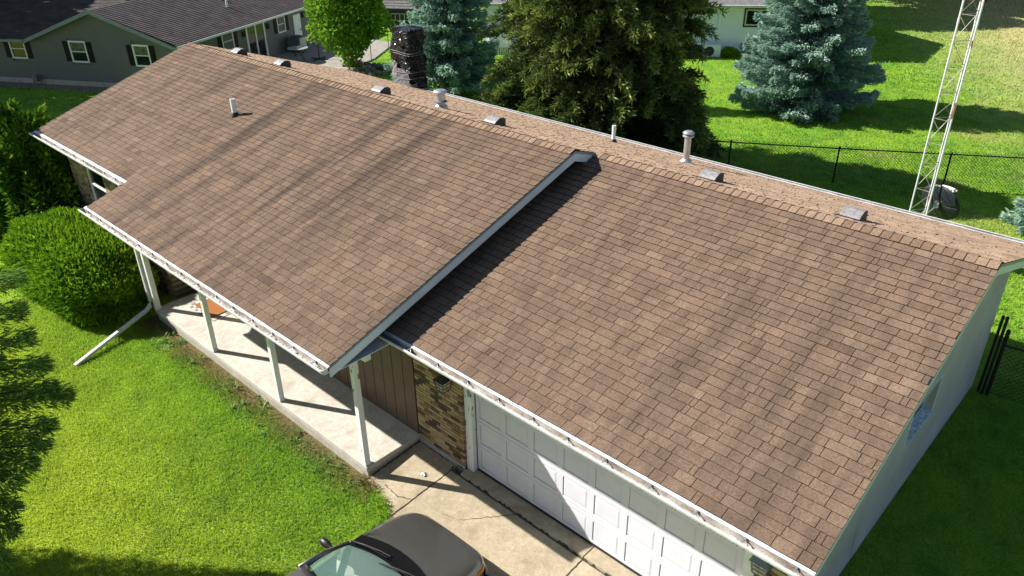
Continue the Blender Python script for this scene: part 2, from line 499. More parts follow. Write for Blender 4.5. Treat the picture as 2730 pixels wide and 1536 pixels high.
def shingle_plane(pid, x_lo, x_hi, ye, ze, sgn, L, seed, tmu=.5, clip=None):
    """courses up a slope that starts at (ye, ze) and climbs in sgn*y"""
    r = random.Random(seed)
    ey = np.array([0, sgn*CS, P_*CS]); nn = np.array([0, -sgn*P_*CS, CS]); ex = np.array([1.0, 0, 0])
    O = np.array([0, ye, ze])
    nc = int(math.ceil(L/EXPO))
    for i in range(nc):
        v0 = i*EXPO-(.02 if i == 0 else 0); v1 = min((i+1)*EXPO+.012, L)
        a, b = x_lo(v0), x_hi(v0)
        x = a-r.uniform(0, .3)
        ct = r.gauss(0, .04)
        while x < b:
            w = wpick(r); x0, x1 = max(x, a), min(x+w-(.030 if pid == 2 else .008), b)
            x += w
            vt = v1
            if clip is not None and x1 > clip[0]:
                vt = min(v1, clip[1]); x0 = max(x0, clip[0]) if v1 > clip[1] else x0
            if x1-x0 < .015 or vt-v0 < .01: continue
            t = min(1, max(0, r.gauss(tmu, .10)+ct))
            if r.random() < .012: t = max(0, t-.25)
            h = .0135+r.uniform(-.001, .0025)
            j0, j1 = r.uniform(-.004, .004), r.uniform(-.004, .004)
            lift = r.uniform(0, .0025)
            q = []
            for (xx, vv, hh) in ((x0, v0+j0, h), (x1, v0+j1, h+lift), (x1, vt, .001), (x0, vt, .001)):
                q.append(O+ex*xx+ey*vv+nn*hh)
            for (xx, vv, hh) in ((x0, v0+j0, -.004), (x1, v0+j1, -.004), (x1, vt, -.006), (x0, vt, -.006)):
                q.append(O+ex*xx+ey*vv+nn*hh)
            TABS.append((np.array(q), t, pid))
LM = (YM-YEP)/CS
step_v = (YEL-YEP)/CS
shingle_plane(0, lambda v: (XS if v < step_v-.02 else XL)-.04, lambda v: XM+.042, YEP, ZEP, 1, LM, 3, .5)
shingle_plane(1, lambda v: XM-.25, lambda v: XG+.042, YEG, ZE, 1, (YG-YEG)/CS, 4, .54)
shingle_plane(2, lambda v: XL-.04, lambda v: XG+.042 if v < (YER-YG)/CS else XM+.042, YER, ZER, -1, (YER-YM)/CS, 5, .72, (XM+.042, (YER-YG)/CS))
TF = [(0, 1, 2, 3), (4, 5, 1, 0), (5, 6, 2, 1), (7, 4, 0, 3)]
TM = [0, 2, 2, 2]
order = sorted([i for i, t in enumerate(TABS) if t[2] == 1], key=lambda i: np.linalg.norm(TABS[i][0][:4].mean(0)-CAM))
single = set(order[:296])
for i in order[:296]:
    q, t, pid = TABS[i]
    c = q[:4].mean(0)
    me = np_mesh('shingle', q-c, [list(f) for f in TF], [M_SHG, M_SHG, M_EDGE], TM, attrs={'tone': [t]*4})
    put('shingle', me, roof, c-HB)
V, F, Mi, A = [], [], [], []
k = 0
for i, (q, t, pid) in enumerate(TABS):
    if i in single: continue
    V.append(q)
    for f, m in zip(TF, TM):
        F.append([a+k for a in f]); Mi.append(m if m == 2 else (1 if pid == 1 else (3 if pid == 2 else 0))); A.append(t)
    k += 8
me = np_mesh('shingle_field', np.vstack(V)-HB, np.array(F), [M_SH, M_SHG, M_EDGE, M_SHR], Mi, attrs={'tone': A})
tag(put('shingle_field', me, roof), kind='stuff')

# ridge caps
def cap_mesh():
    mb = MB(); w = .15; n = 5
    rows = []
    for (xx, hh) in ((-.012, .010), (.150, .021)):
        rows.append([[xx, s*w, hh+.004-abs(s*w)*P_*(1 if abs(s) > .2 else .6)] for s in np.linspace(-1, 1, 2*n+1)])
    P = np.array(rows)
    mb.grid(P)
    Q = P.copy(); Q[:, :, 2] -= .010
    mb.grid(Q[:, ::-1], 1)
    mb.add(np.vstack([P[0], Q[0]]), [(i, i+1, i+12, i+11) for i in range(10)], 1)
    mb.add(np.vstack([P[1], Q[1]]), [(i+1, i, i+11, i+12) for i in range(10)], 1)
    me_list = []
    for t in (.05, .25, .4, .5, .6, .75, .95):
        me = np_mesh('ridge_cap', np.vstack(mb.V), mb.F, [M_CAP, M_EDGE], mb.M, attrs={'tone': [t]*len(mb.F)})
        me_list.append(me)
    return me_list
CAPS = cap_mesh()
def caps(x0, x1, y, z, seed):
    r = random.Random(seed); x = x0
    while x < x1-.15:
        o = put('ridge_cap', r.choice(CAPS), roof, np.array([x, y+r.uniform(-.004, .004), z])-HB, (0, 0, r.uniform(-.012, .012)))
        x += .1425
    put('ridge_cap', r.choice(CAPS), roof, np.array([x1-.163, y, z+.002])-HB)
caps(XL-.04, XM+.045, YM, ZM, 1)
caps(XM+.05, XG+.045, YG, ZG, 2)

# fascia boards and rake trim
def rake(x, pts, h=.19, t=.03, name='rake_board', mat=M_FASC):
    mb = MB()
    for (ya, za), (yb, zb) in zip(pts[:-1], pts[1:]):
        mb.prism([(x, ya, za-.018), (x, yb, zb-.018), (x, yb, zb-.018-h), (x, ya, za-.018-h)], (t, 0, 0))
    return mb.build(name, mat, house)
rake(XM+.001, [(YEP-.02, ZEP-.02*P_), (YM, ZM), (YG+.02, ZG)])
rake(XG+.001, [(YEG-.02, ZE), (YG, ZG), (YER+.02, ZER)], h=.16)
rake(XL-.031, [(YEL, ZEL), (YM, ZM), (YER, ZER)], h=.16)
rake(XS-.031, [(YEP, ZEP), (YEL, ZEL)], h=.16)
M_DRIP = simple('drip_edge_blue_grey', (.20, .27, .33), .45)
# thin metal drip edge on the rakes
for x, pts in ((XM+.031, [(YEP-.02, ZEP), (YM, ZM), (YG+.02, ZG)]), (XG+.031, [(YEG-.02, ZE), (YG, ZG), (YER+.02, ZER)])):
    mb = MB()
    for (ya, za), (yb, zb) in zip(pts[:-1], pts[1:]):
        mb.prism([(x, ya, za-.012), (x, yb, zb-.012), (x, yb, zb-.06), (x, ya, za-.06)], (.004, 0, 0))
    mb.build('drip_edge', M_DRIP, house)
# eave fascia behind the gutters
mb = MB(); mb.bx(XS, XM, YEP+.002, YEP+.025, ZEP-.19, ZEP-.022); mb.build('fascia', M_WHITE, house)
mb = MB(); mb.bx(XM-.3, XG, YEG+.002, YEG+.025, ZE-.19, ZE-.022); mb.build('fascia', M_WHITE, house)
mb = MB(); mb.bx(XL, XS-.035, YEL+.002, YEL+.025, ZEL-.19, ZEL-.022); mb.build('fascia', M_WHITE, house)
mb = MB(); mb.bx(XL, XG, YER-.025, YER-.002, ZER-.19, ZER-.022); mb.build('fascia', M_WHITE, house)

HANG = MB()
HANG.bx(-.009, .009, -.135, -.012, -.026, -.020)
HANG.bx(-.013, .013, -.030, -.018, -.060, -.010)
HANG.tube([(0, -.028, -.022), (.05, -.075, -.050), (.055, -.115, -.045)], .006, 5)
HANG_ME = HANG.mesh('hanger', simple('hanger_steel', (.30, .30, .29), .5, .5))
def gutter(x0, x1, ye, ze, sgn, hangers, sp=.62, seed=0):
    """sgn -1: gutter hangs off towards -y"""
    Y = lambda d: ye+sgn*d
    mb = MB()
    # apron flashing over the shingle edge into the trough
    mb.prism([(x0, Y(-.02), ze-.006), (x0, Y(.018), ze-.010), (x0, Y(.058), ze-.024), (x0, Y(.058), ze-.027), (x0, Y(.018), ze-.014), (x0, Y(-.02), ze-.010)], (x1-x0, 0, 0), 0)
    prof = [(.056, -.028), (.056, -.120), (.125, -.126), (.150, -.095), (.165, -.085), (.175, -.042), (.162, -.036)]
    inner = [(d-.003 if i > 2 else d+.003, z+.003) for i, (d, z) in enumerate(prof)]
    def sheet(pr, m, flip):
        P = np.array([[(x, Y(d), ze+z) for d, z in pr] for x in (x0, x1)])
        mb.grid(P[::-1] if flip else P, m)
    sheet(prof, 0, True); sheet(inner, 1, False)
    lip = [(.160, -.022), (.184, -.020), (.187, -.040), (.167, -.044)]
    mb.prism([(x0, Y(d), ze+z) for d, z in lip], (x1-x0, 0, 0), 0)
    for xx in (x0, x1-.003):
        mb.prism([(xx, Y(d), ze+z) for d, z in prof], (.003, 0, 0), 0)
    g = mb.build('gutter', [M_ALU, M_TROUGH], house)
    r = random.Random(seed)
    if hangers:
        x = x0+.25
        while x < x1-.1:
            o = put('hanger', HANG_ME, g, np.array([x, ye+sgn*.042, ze-.012])-HB, (0, 0, (0 if sgn < 0 else math.pi)+r.uniform(-.12, .12)))
            x += sp*r.uniform(.93, 1.07)
    return g
gutter(XS-.11, XM+.03, YEP, ZEP, -1, True, .61, 1)
gutter(XM-.42, XG+.04, YEG, ZE, -1, True, .63, 2)
gutter(XL-.03, XS-.034, YEL, ZEL, -1, True, .62, 3)
gutter(-11.6, XG+.03, YER-.06, ZER+.055, 1, False)
# leaf litter lying in the gutters
def litter(n, x0, x1, ye, ze, seed):
    r = np.random.default_rng(seed); V = []; F = []
    for i in range(n):
        c = np.array([r.uniform(x0, x1), ye-r.uniform(.07, .15), ze-.118+r.uniform(0, .008)])
        a = r.uniform(0, 6.28); l = r.uniform(.008, .022); w = l*.5
        d = np.array([math.cos(a), math.sin(a), r.uniform(-.2, .4)])*l; s = np.array([-math.sin(a), math.cos(a), 0])*w
        V += [c-d, c+s, c+d, c-s]; F.append([4*i, 4*i+1, 4*i+2, 4*i+3])
    tag(put('leaf_litter', np_mesh('leaf_litter', np.array(V)-HB, np.array(F), M_LITTER), house), kind='stuff')
M_LITTER = simple('dry_leaf', (.17, .11, .06), .9, var=.5, scale=30)
litter(420, -7.5, XM-.1, YEP, ZEP, 5)
litter(260, -.5, XG, YEG, ZE, 6)

# ------------------------------------------------------------------ walls
def zroof_f(y): return ZE+P_*(y-YEG)-.17      # garage underside
def zroof_b(y): return ZG-P_*(y-YG)-.17
def under(y): return min(zroof_f(y), zroof_b(y))
YW, YBW = -.13, 8.62
mb = MB()
def gpiece(y0, y1, z0, z1f=None):
    if z1f is None:
        ys = [y0]+([YG] if y0 < YG < y1 else [])+[y1]
        poly = [(XWALL, y0, z0), (XWALL, y1, z0)]+[(XWALL, y, under(y)) for y in reversed(ys)]
    else:
        poly = [(XWALL, y0, z0), (XWALL, y1, z0), (XWALL, y1, z1f), (XWALL, y0, z1f)]
    mb.prism(poly, (-.2, 0, 0))
WY0, WY1, WZ0, WZ1 = 3.99, 5.265, 1.075, 1.79
gpiece(YW, WY0, -.3); gpiece(WY0, WY1, -.3, WZ0); gpiece(WY0, WY1, WZ1); gpiece(WY1, YBW, -.3)
mb.build('side_wall', M_BLOCK, house)
M_BLUEPAINT = simple('flaking_blue_paint', (.52, .64, .80), .7, var=.35, scale=22)
wmb = MB()
wx = XWALL-.13
wmb.bx(wx-.02, wx, WY0, WY1, WZ1-.05, WZ1-.002); wmb.bx(wx-.02, wx, WY0, WY0+.05, WZ0+.002, WZ1-.052); wmb.bx(wx-.02, wx, WY1-.05, WY1, WZ0+.002, WZ1-.052)
wmb.bx(wx-.02, wx, WY0+.052, WY1-.052, WZ0+.002, WZ0+.06)
sidewin = wmb.build('side_window', M_WHITE, house)
mb = MB(); mb.bx(wx-.016, wx-.010, WY0+.05, WY1-.05, WZ0+.06, WZ1-.05); mb.build('pane', M_GLASS, sidewin)
mb = MB(); mb.prism([(wx, WY0+.004, WZ0+.05), (XWALL+.012, WY0+.004, WZ0+.012), (XWALL+.012, WY0+.004, WZ0-.012), (wx, WY0+.004, WZ0-.01)], (0, WY1-WY0-.008, 0)); mb.build('sill', M_BLUEPAINT, sidewin)
mb = MB(); mb.bx(XWALL, XWALL+.008, WY0-.03, WY0-.002, WZ0-.02, WZ1+.02); mb.bx(XWALL, XWALL+.008, WY1+.002, WY1+.03, WZ0-.02, WZ1+.02); mb.bx(XWALL, XWALL+.008, WY0-.002, WY1+.002, WZ1+.002, WZ1+.02)
mb.build('casing', M_WHITE, sidewin)

# main block walls behind (rear, left gable, step wall between the two roofs)
mb = MB(); mb.bx(-15.15, XWALL-.2, YBW-.15, YBW, -.3, 2.78); mb.build('rear_wall', M_SIDING, house)
mb = MB()
mb.prism([(-15.15, -.62, -.3), (-15.15, YBW-.15, -.3), (-15.15, YBW-.15, 2.75), (-15.15, YM, ZM-.2), (-15.15, -.62, ZM-.2-P_*(YM+.62))], (.15, 0, 0))
mb.build('gable_wall', M_BRICKFAR, house)
mb = MB()
zf = lambda y: ZM-P_*(YM-y)-.18
mb.prism([(XM-.24, YW, 2.2), (XM-.24, YM, 2.2), (XM-.24, YM, ZM-.2), (XM-.24, YW, zf(YW))], (-.1, 0, 0)); mb.build('step_wall', M_SIDING, house)
# soffit under the porch
mb = MB()
mb.prism([(XS, YEP+.03, ZEP-.2), (XM-.01, YEP+.03, ZEP-.2), (XM-.01, YW, ZEP-.2), (XS, YW, ZEP-.2)], (0, 0, .012)); mb.build('porch_ceiling', M_WHITE, house)
mb = MB()
mb.prism([(XM+.01, YEG+.03, ZE-.2), (XG-.01, YEG+.03, ZE-.2), (XG-.01, -.14, ZE-.2), (XM+.01, -.14, ZE-.2)], (0, 0, .012)); mb.build('soffit', M_WHITE, house)
mb = MB()
mb.prism([(XL+.01, YEL+.03, ZEL-.2), (XS-.04, YEL+.03, ZEL-.2), (XS-.04, -.63, ZEL-.2), (XL+.01, -.63, ZEL-.2)], (0, 0, .012)); mb.build('soffit', M_WHITE, house)
# left brick front with window
LWY = -.62
mb = MB(); mb.bx(-15.15, -13.95, LWY, LWY+.18, -.3, 2.85); mb.bx(-12.75, -9.9, LWY, LWY+.18, -.3, 2.85); mb.bx(-13.95, -12.75, LWY, LWY+.18, -.3, 1.25); mb.bx(-13.95, -12.75, LWY, LWY+.18, 2.4, 2.85)
mb.bx(-10.05, -9.9, LWY+.18, YW, -.3, 2.85)
mb.build('brick_front_wall', M_BRICKFAR, house)
mb = MB(); mb.bx(-13.95, -13.88, LWY+.05, LWY+.1, 1.25, 2.4); mb.bx(-12.82, -12.75, LWY+.05, LWY+.1, 1.25, 2.4); mb.bx(-13.88, -12.82, LWY+.05, LWY+.1, 2.33, 2.4); mb.bx(-13.88, -12.82, LWY+.05, LWY+.1, 1.25, 1.31); mb.bx(-13.88, -12.82, LWY+.055, LWY+.095, 1.81, 1.85)
fw_ = mb.build('front_window', M_WHITE, house)
mb = MB(); mb.bx(-13.88, -12.82, LWY+.085, LWY+.09, 1.31, 2.33); mb.build('pane', M_GLASS, fw_)
mb = MB(); mb.prism([(-14.02, LWY-.07, 1.20), (-14.02, LWY+.05, 1.24), (-14.02, LWY+.05, 1.17), (-14.02, LWY-.07, 1.15)], (1.34, 0, 0)); mb.build('sill', M_WHITE, fw_)

# porch back wall: vertical brown boards, front door
mb = MB(); mb.bx(-9.9, -1.38, YW+.02, YW+.12, -.3, 2.6); mb.build('porch_wall', M_DECK, house)
BOARD = MB().box((0, 0, 0), (.284, .024, 1)).mesh('siding_board', M_SIDING)
x = -1.392
while x > -9.7:
    xc = x-.15
    if not (-8.35 < xc < -7.2):
        for (z0, z1) in ([(HS+.004, 2.56)] if not (-6.6 < xc < -4.9) else [(HS+.004, .85), (2.15, 2.56)]):
            o = put('siding_board', BOARD, house, np.array([xc, YW+.008, (z0+z1)/2])-HB); o.scale = (1, 1, z1-z0)
    x -= .3
BATT = MB().box((0, 0, 0), (.022, .016, 1)).mesh('batten', M_SIDING)
mb = MB(); mb.bx(-8.26, -7.34, YW-.005, YW+.04, HS+.01, 2.12); fd = mb.build('front_door', simple('door_red_brown', (.16, .05, .035), .4), house)
mb = MB(); mb.bx(-8.34, -8.262, YW-.03, YW+.02, HS+.004, 2.2); mb.bx(-7.338, -7.26, YW-.03, YW+.02, HS+.004, 2.2); mb.bx(-8.262, -7.338, YW-.03, YW+.02, 2.122, 2.2); mb.build('door_frame', M_WHITE, fd)
mb = MB(); mb.bx(-8.18, -7.42, YW-.025, YW-.010, .35, 2.02); mb.build('storm_glass', M_GLASS, fd)
mb = MB(); mb.lathe([(0, 0), (.03, 0), (.03, .02), (0, .03)], (-7.42, YW-.03, 1.05), 10); mb.build('door_handle', M_GALV, fd)
mb = MB(); mb.bx(-6.62, -6.55, YW-.02, YW+.03, .86, 2.14); mb.bx(-4.95, -4.88, YW-.02, YW+.03, .86, 2.14); mb.bx(-6.55, -4.95, YW-.02, YW+.03, 2.07, 2.14); mb.bx(-6.55, -4.95, YW-.03, YW+.03, .86, .93); mb.bx(-5.78, -5.72, YW-.015, YW+.025, .93, 2.07)
pw = mb.build('porch_window', M_WHITE, house)
mb = MB(); mb.bx(-6.55, -4.95, YW+.005, YW+.012, .93, 2.07); mb.build('pane', M_GLASS, pw)

# brick piers either side of the garage door
BR = MB().box((0, 0, 0), (.188, .05, .055)).mesh('brick', M_BRICK)
BRH = MB().box((0, 0, 0), (.092, .05, .058)).mesh('brick', M_BRICK)
BRS = MB().box((0, 0, 0), (.05, .098, .058)).mesh('brick', M_BRICK)
def pier(x0, x1, z0, z1, seed):
    r = random.Random(seed)
    mb = MB(); mb.bx(x0+.004, x1-.004, YW+.006, .12, z0-.16, z1); w = mb.build('brick_pier', M_MORTAR, house)
    nrow = int((z1-z0)/.0677)
    for i in range(nrow):
        z = z0+.034+i*.0677
        x = x0-(.0 if i % 2 == 0 else .1)
        while x < x1-.02:
            a, b = max(x, x0), min(x+.192, x1)
            if b-a > .03:
                o = put('brick', BR, w, np.array([(a+b)/2, YW+.021+r.uniform(-.003, .003), z+r.uniform(-.001, .001)])-HB)
                o.scale = ((b-a)/.192, 1, 1)
            x += .2
    return w, nrow
pier(-1.365, -.175, .035, 2.49, 3)
pier(5.06, 5.45, .035, 2.49, 4)
for x0, x1, s in ((-1.365, -.175, 1), (5.06, 5.45, 2)):
    mb = MB(); mb.bx(x0, x1+.002, YW-.014, YW+.005, -.24, .030); mb.build('pier_footing', M_FOUND, house)
# jambs and garage door
mb = MB(); mb.bx(-.17, -.006, -.085, .05, -.09, 2.49); mb.build('door_jamb', M_PEEL, house)
mb = MB(); mb.bx(4.886, 5.055, -.085, .05, -.09, 2.49); mb.build('door_jamb', M_WHITE, house)
mb = MB(); mb.bx(-.004, 4.884, -.07, .05, 2.15, 2.49); mb.build('door_header', M_WHITE, house)
mb = MB(); mb.bx(-.07, -.015, -.105, -.087, 1.56, 1.72); kp = mb.build('keypad', simple('keypad_grey', (.30, .31, .31), .5), house, bevel=.012)
mb = MB(); mb.bx(0, 4.88, .031, .06, 0, 2.14); gd = mb.build('garage_door', M_WHITE, house)
M_DOOR = simple('door_white', (.60, .605, .66), .42, var=.04, scale=3)
M_SEAL = simple('rubber_seal', (.015, .015, .017), .7)
mb = MB(); mb.bx(.002, 4.878, -.004, .034, -.028, .018); mb.build('bottom_seal', M_SEAL, gd)
mb = MB(); mb.bx(.0, .014, .0, .03, .02, 2.14); mb.bx(4.866, 4.88, .0, .03, .02, 2.14); mb.build('side_seal', M_SEAL, gd)
PXO, PXP, PZO, PZP, PW, PH = .0952, .599, .0769+.0, .5334, .475, .385
for row in range(4):
    z0, z1 = row*PZP+(.02 if row == 0 else .003), (row+1)*PZP-.003
    pz0 = PZO+row*PZP; pz1 = pz0+PH
    mb = MB()
    mb.bx(.016, 4.864, .0, .03, z0, pz0); mb.bx(.016, 4.864, .0, .03, pz1, z1)
    xs = [.016]
    for c in range(8):
        a = PXO+c*PXP; mb.bx(xs[-1], a, .0, .03, pz0, pz1); xs.append(a+PW)
    mb.bx(xs[-1], 4.864, .0, .03, pz0, pz1)
    mb.build('door_section', M_DOOR, gd, bevel=.004)
PAN = MB()
a, b = PW/2-.0025, PH/2-.0025; a2, b2 = a-.035, b-.035
PAN.add([(-a, .014, -b), (a, .014, -b), (a, .014, b), (-a, .014, b), (-a2, .006, -b2), (a2, .006, -b2), (a2, .006, b2), (-a2, .006, b2)],
        [(0, 1, 5, 4), (1, 2, 6, 5), (2, 3, 7, 6), (3, 0, 4, 7), (4, 5, 6, 7)])
PANM = PAN.mesh('door_panel', M_DOOR)
for row in range(4):
    for c in range(8):
        put('door_panel', PANM, gd, np.array([PXO+c*PXP+PW/2, .0, PZO+row*PZP+PH/2])-HB)

# porch slab, beam, posts
mb = MB(); mb.bx(-9.45, XSR, YSF, YW+.02, HS-.105, HS); mb.build('porch_slab', M_SLAB, house, bevel=.012)
mb = MB(); mb.bx(-9.40, XSR-.02, YSF+.025, YW, -.55, HS-.106); mb.build('porch_footing', M_FOUND, house)
mb = MB(); mb.bx(XS+.1, XM-.06, -1.32, -1.20, ZEP-.33, ZEP-.19); mb.build('porch_beam', M_WHITE, house)
for i, x in enumerate((-9.40, -6.72, -4.14, -1.457)):
    mb = MB(); w = .052 if i else .058
    mb.bx(x-w, x+w, -1.268-w, -1.268+w, HS-.002, ZEP-.33)
    p = mb.build('porch_post', M_PEEL if i == 3 else M_WHITE, house, bevel=.005)
    mb = MB(); mb.bx(x-w-.006, x+w+.006, -1.268-w-.006, -1.268+w+.006, HS+.001, HS+.05); mb.build('post_base', M_WHITE if i < 3 else M_PEEL, p)
# downspout down the far post and out over the lawn
def rectpipe(mb, pts, a, b):
    pts = [np.array(p, float) for p in pts]; rings = []
    for i, p in enumerate(pts):
        t = (pts[min(i+1, len(pts)-1)]-pts[max(i-1, 0)]); t /= np.linalg.norm(t)
        s = np.cross(t, (0, 0, 1)) if abs(t[2]) < .95 else np.array([1.0, 0, 0]); s /= np.linalg.norm(s); q = np.cross(s, t)
        rings.append([p+s*a+q*b, p-s*a+q*b, p-s*a-q*b, p+s*a-q*b])
    V = np.vstack(rings); F = []
    for i in range(len(pts)-1):
        for j in range(4): F.append((i*4+j, i*4+(j+1) % 4, (i+1)*4+(j+1) % 4, (i+1)*4+j))
    F += [(3, 2, 1, 0), tuple(range(len(V)-4, len(V)))]
    mb.add(V, F)
mb = MB(); rectpipe(mb, [(-9.64, -2.06, ZEP-.12), (-9.63, -1.75, ZEP-.34), (-9.60, -1.38, ZEP-.55), (-9.58, -1.34, ZEP-.75), (-9.55, -1.34, .25), (-9.54, -1.37, .14), (-9.5, -1.50, .07), (-8.98, -3.05, -.16), (-8.86, -3.42, -.22)], .045, .036)
mb.build('downspout', M_ALU, house, bevel=.008)

# lanterns
M_LGLASS, nt_, b_ = nodes('seeded_glass')
b_.inputs['Base Color'].default_value = (.62, .60, .46, 1); b_.inputs['Roughness'].default_value = .2; b_.inputs['Alpha'].default_value = .45
M_GREYMET = simple('weathered_grey_metal', (.16, .19, .21), .45, .4)
def lantern(x, z, mat):
    y = YW-.15
    mb = MB(); mb.bx(x-.05, x+.05, YW-.03, YW-.006, z-.08, z+.10); mb.tube([(x, YW-.03, z+.06), (x, y, z+.14), (x, y, z+.10)], .010, 8)
    L = mb.build('wall_lantern', mat, house)
    a, b = .125, .102
    mb = MB()
    mb.add([(x-a, y-a, z), (x+a, y-a, z), (x+a, y+a, z), (x-a, y+a, z), (x-.03, y-.03, z+.085), (x+.03, y-.03, z+.085), (x+.03, y+.03, z+.085), (x-.03, y+.03, z+.085)],
           [(0, 1, 5, 4), (1, 2, 6, 5), (2, 3, 7, 6), (3, 0, 4, 7), (4, 5, 6, 7), (3, 2, 1, 0)])
    mb.bx(x-.035, x+.035, y-.035, y+.035, z+.086, z+.12)
    mb.build('lantern_roof', mat, L)
    mb = MB()
    for sx in (-1, 1):
        for sy in (-1, 1):
            mb.prism([(x+sx*b-.006, y+sy*b-.006, z-.001), (x+sx*b+.006, y+sy*b-.006, z-.001), (x+sx*b+.006, y+sy*b+.006, z-.001), (x+sx*b-.006, y+sy*b+.006, z-.001)], (-sx*.022, -sy*.022, -.2))
    for f in (.33, .68, 1.0):
        c = b-.022*f; zz = z-.2*f
        for s in (-1, 1):
            mb.bx(x-c-.005, x+c+.005, y+s*c-.005, y+s*c+.005, zz-.006, zz+.004) ; mb.bx(x+s*c-.005, x+s*c+.005, y-c, y+c, zz-.005, zz+.003)
    for s in (-1, 1):
        mb.tube([(x, y+s*b, z), (x, y+s*(b-.022), z-.2)], .004, 5); mb.tube([(x+s*b, y, z), (x+s*(b-.022), y, z-.2)], .004, 5)
    mb.build('lantern_cage', mat, L)
    c0, c1 = b-.004, b-.026
    mb = MB(); mb.add([(x-c0, y-c0, z-.004), (x+c0, y-c0, z-.004), (x+c0, y+c0, z-.004), (x-c0, y+c0, z-.004), (x-c1, y-c1, z-.2), (x+c1, y-c1, z-.2), (x+c1, y+c1, z-.2), (x-c1, y+c1, z-.2)],
                      [(0, 1, 5, 4), (1, 2, 6, 5), (2, 3, 7, 6), (3, 0, 4, 7)])
    mb.build('lantern_glass', M_LGLASS, L)
    mb = MB(); mb.lathe([(.001, -.05), (.024, -.07), (.03, -.1), (.018, -.135), (.014, -.17), (.001, -.172)], (x, y, z), 10); mb.build('bulb', M_WHITE, L, smooth=True)
lantern(-.44, 1.82, M_BLACK)
lantern(5.19, 1.92, M_GREYMET)
mb = MB(); mb.lathe([(.001, -.05), (.045, -.04), (.05, 0), (.05, .09), (.03, .11), (.001, .112)], (5.43, YW-.11, 1.96), 14); mb.bx(5.41, 5.45, YW-.10, YW-.004, 1.97, 2.0)
mb.build('security_camera', M_PVC, house, smooth=False)  # small white security camera beside the right lantern

# ------------------------------------------------------------------ roof furniture
def zb(y): return ZG-P_*(y-YG)
M_VENT = simple('vent_top_metal', (.25, .245, .25), .5, .1, var=.25, scale=18)
M_VENTD = simple('vent_shaded_side', (.045, .035, .032), .6)  # shade of the vent sides put into a dark colour; flange shares it
def box_vent(x, y):
    mb = MB(); w, l = .16, .17
    z = lambda yy: zb(yy)
    y0, y1 = y-l, y+l
    P = []
    prof = [(y0, .03), (y0+.04, .075), (y0+.16, .17), (y0+.26, .19), (y1, .175), (y1, .03)]
    for xx, ins in ((x-w, 0), (x+w, 0)):
        for (yy, h) in prof: P.append((xx, yy, z(yy)+h))
        P.append((xx, y1, z(y1)+.004)); P.append((xx, y0, z(y0)+.004))
    n = len(prof)+2
    top = [(i, i+1, n+i+1, n+i) for i in range(4)]
    mb.add(P, top, 0)
    mb.add(P, [tuple(range(n))[::-1], tuple(range(n, 2*n)), (4, 5, n+5, n+4), (5, 6, n+6, n+5), (6, 7, n+7, n+6), (7, 0, n, n+7)], 1)
    v = mb.build('roof_vent', [M_VENT, M_VENTD], house, bevel=.012)
    mb = MB(); mb.prism([(x-.27, y0-.06, z(y0-.06)+.012), (x+.27, y0-.06, z(y0-.06)+.012), (x+.27, y1+.05, z(y1+.05)+.012), (x-.27, y1+.05, z(y1+.05)+.012)], (0, 0, .004)); mb.build('vent_flange', M_VENTD, v)
for x, y in ((-13.9, 4.28), (-11.65, 4.28), (-7.42, 4.30), (-3.66, 4.32), (1.10, 4.98), (3.66, 4.98)):
    box_vent(x, y)
# flue with a wide flat cap
x, y = -5.78, 4.72; z = zb(y)
mb = MB(); mb.lathe([(.16, -.06), (.155, .02), (.10, .10), (.10, .30), (.105, .30), (.105, .33), (.0, .33)], (x, y, z), 20); v = mb.build('flue_vent', M_GALV, house, smooth=False)
mb = MB(); mb.lathe([(.10, .13), (.155, .15), (.155, .165), (.10, .19)], (x, y, z), 20); mb.build('storm_collar', M_GREYMET, v)
mb = MB(); mb.lathe([(.001, .33), (.13, .335), (.165, .36), (.165, .385), (.12, .415), (.001, .43)], (x, y, z), 24); mb.build('vent_cap', M_GALV, v)
# tall flue near the rear gutter
x, y = -.91, 7.50; z = zb(y)
mb = MB(); mb.lathe([(.13, -.05), (.13, .05), (.075, .10), (.072, .62)], (x, y, z), 18); v = mb.build('flue_pipe', M_GALV, house, smooth=False)
mb = MB(); mb.lathe([(.074, .56), (.125, .60), (.125, .615), (.08, .64)], (x, y, z), 18); mb.build('cap_ring', M_GALV, v)
mb = MB(); mb.lathe([(.06, .62), (.06, .66), (.125, .665), (.13, .68), (.08, .715), (.001, .725)], (x, y, z), 18); mb.build('vent_cap', M_GALV, v)
# plastic vent pipes
def vent_pipe(x, y, z, h, r):
    mb = MB(); mb.lathe([(r, -.05), (r, h), (r-.008, h), (r-.008, h-.12), (0, h-.12)], (x, y, z), 16); v = mb.build('vent_pipe', M_PVC, house)
    s = -1 if y > YG else 1
    mb = MB(); mb.lathe([(r+.055, .0), (r+.03, .05), (r+.008, .085), (r+.001, .087)], (x, y, z), 16); b_ = mb.build('pipe_boot', M_BLACK, v)
vent_pipe(-9.76, 1.71, ZM-P_*(YM-1.71), .40, .058)
vent_pipe(-3.15, 7.86, zb(7.86), .42, .045)

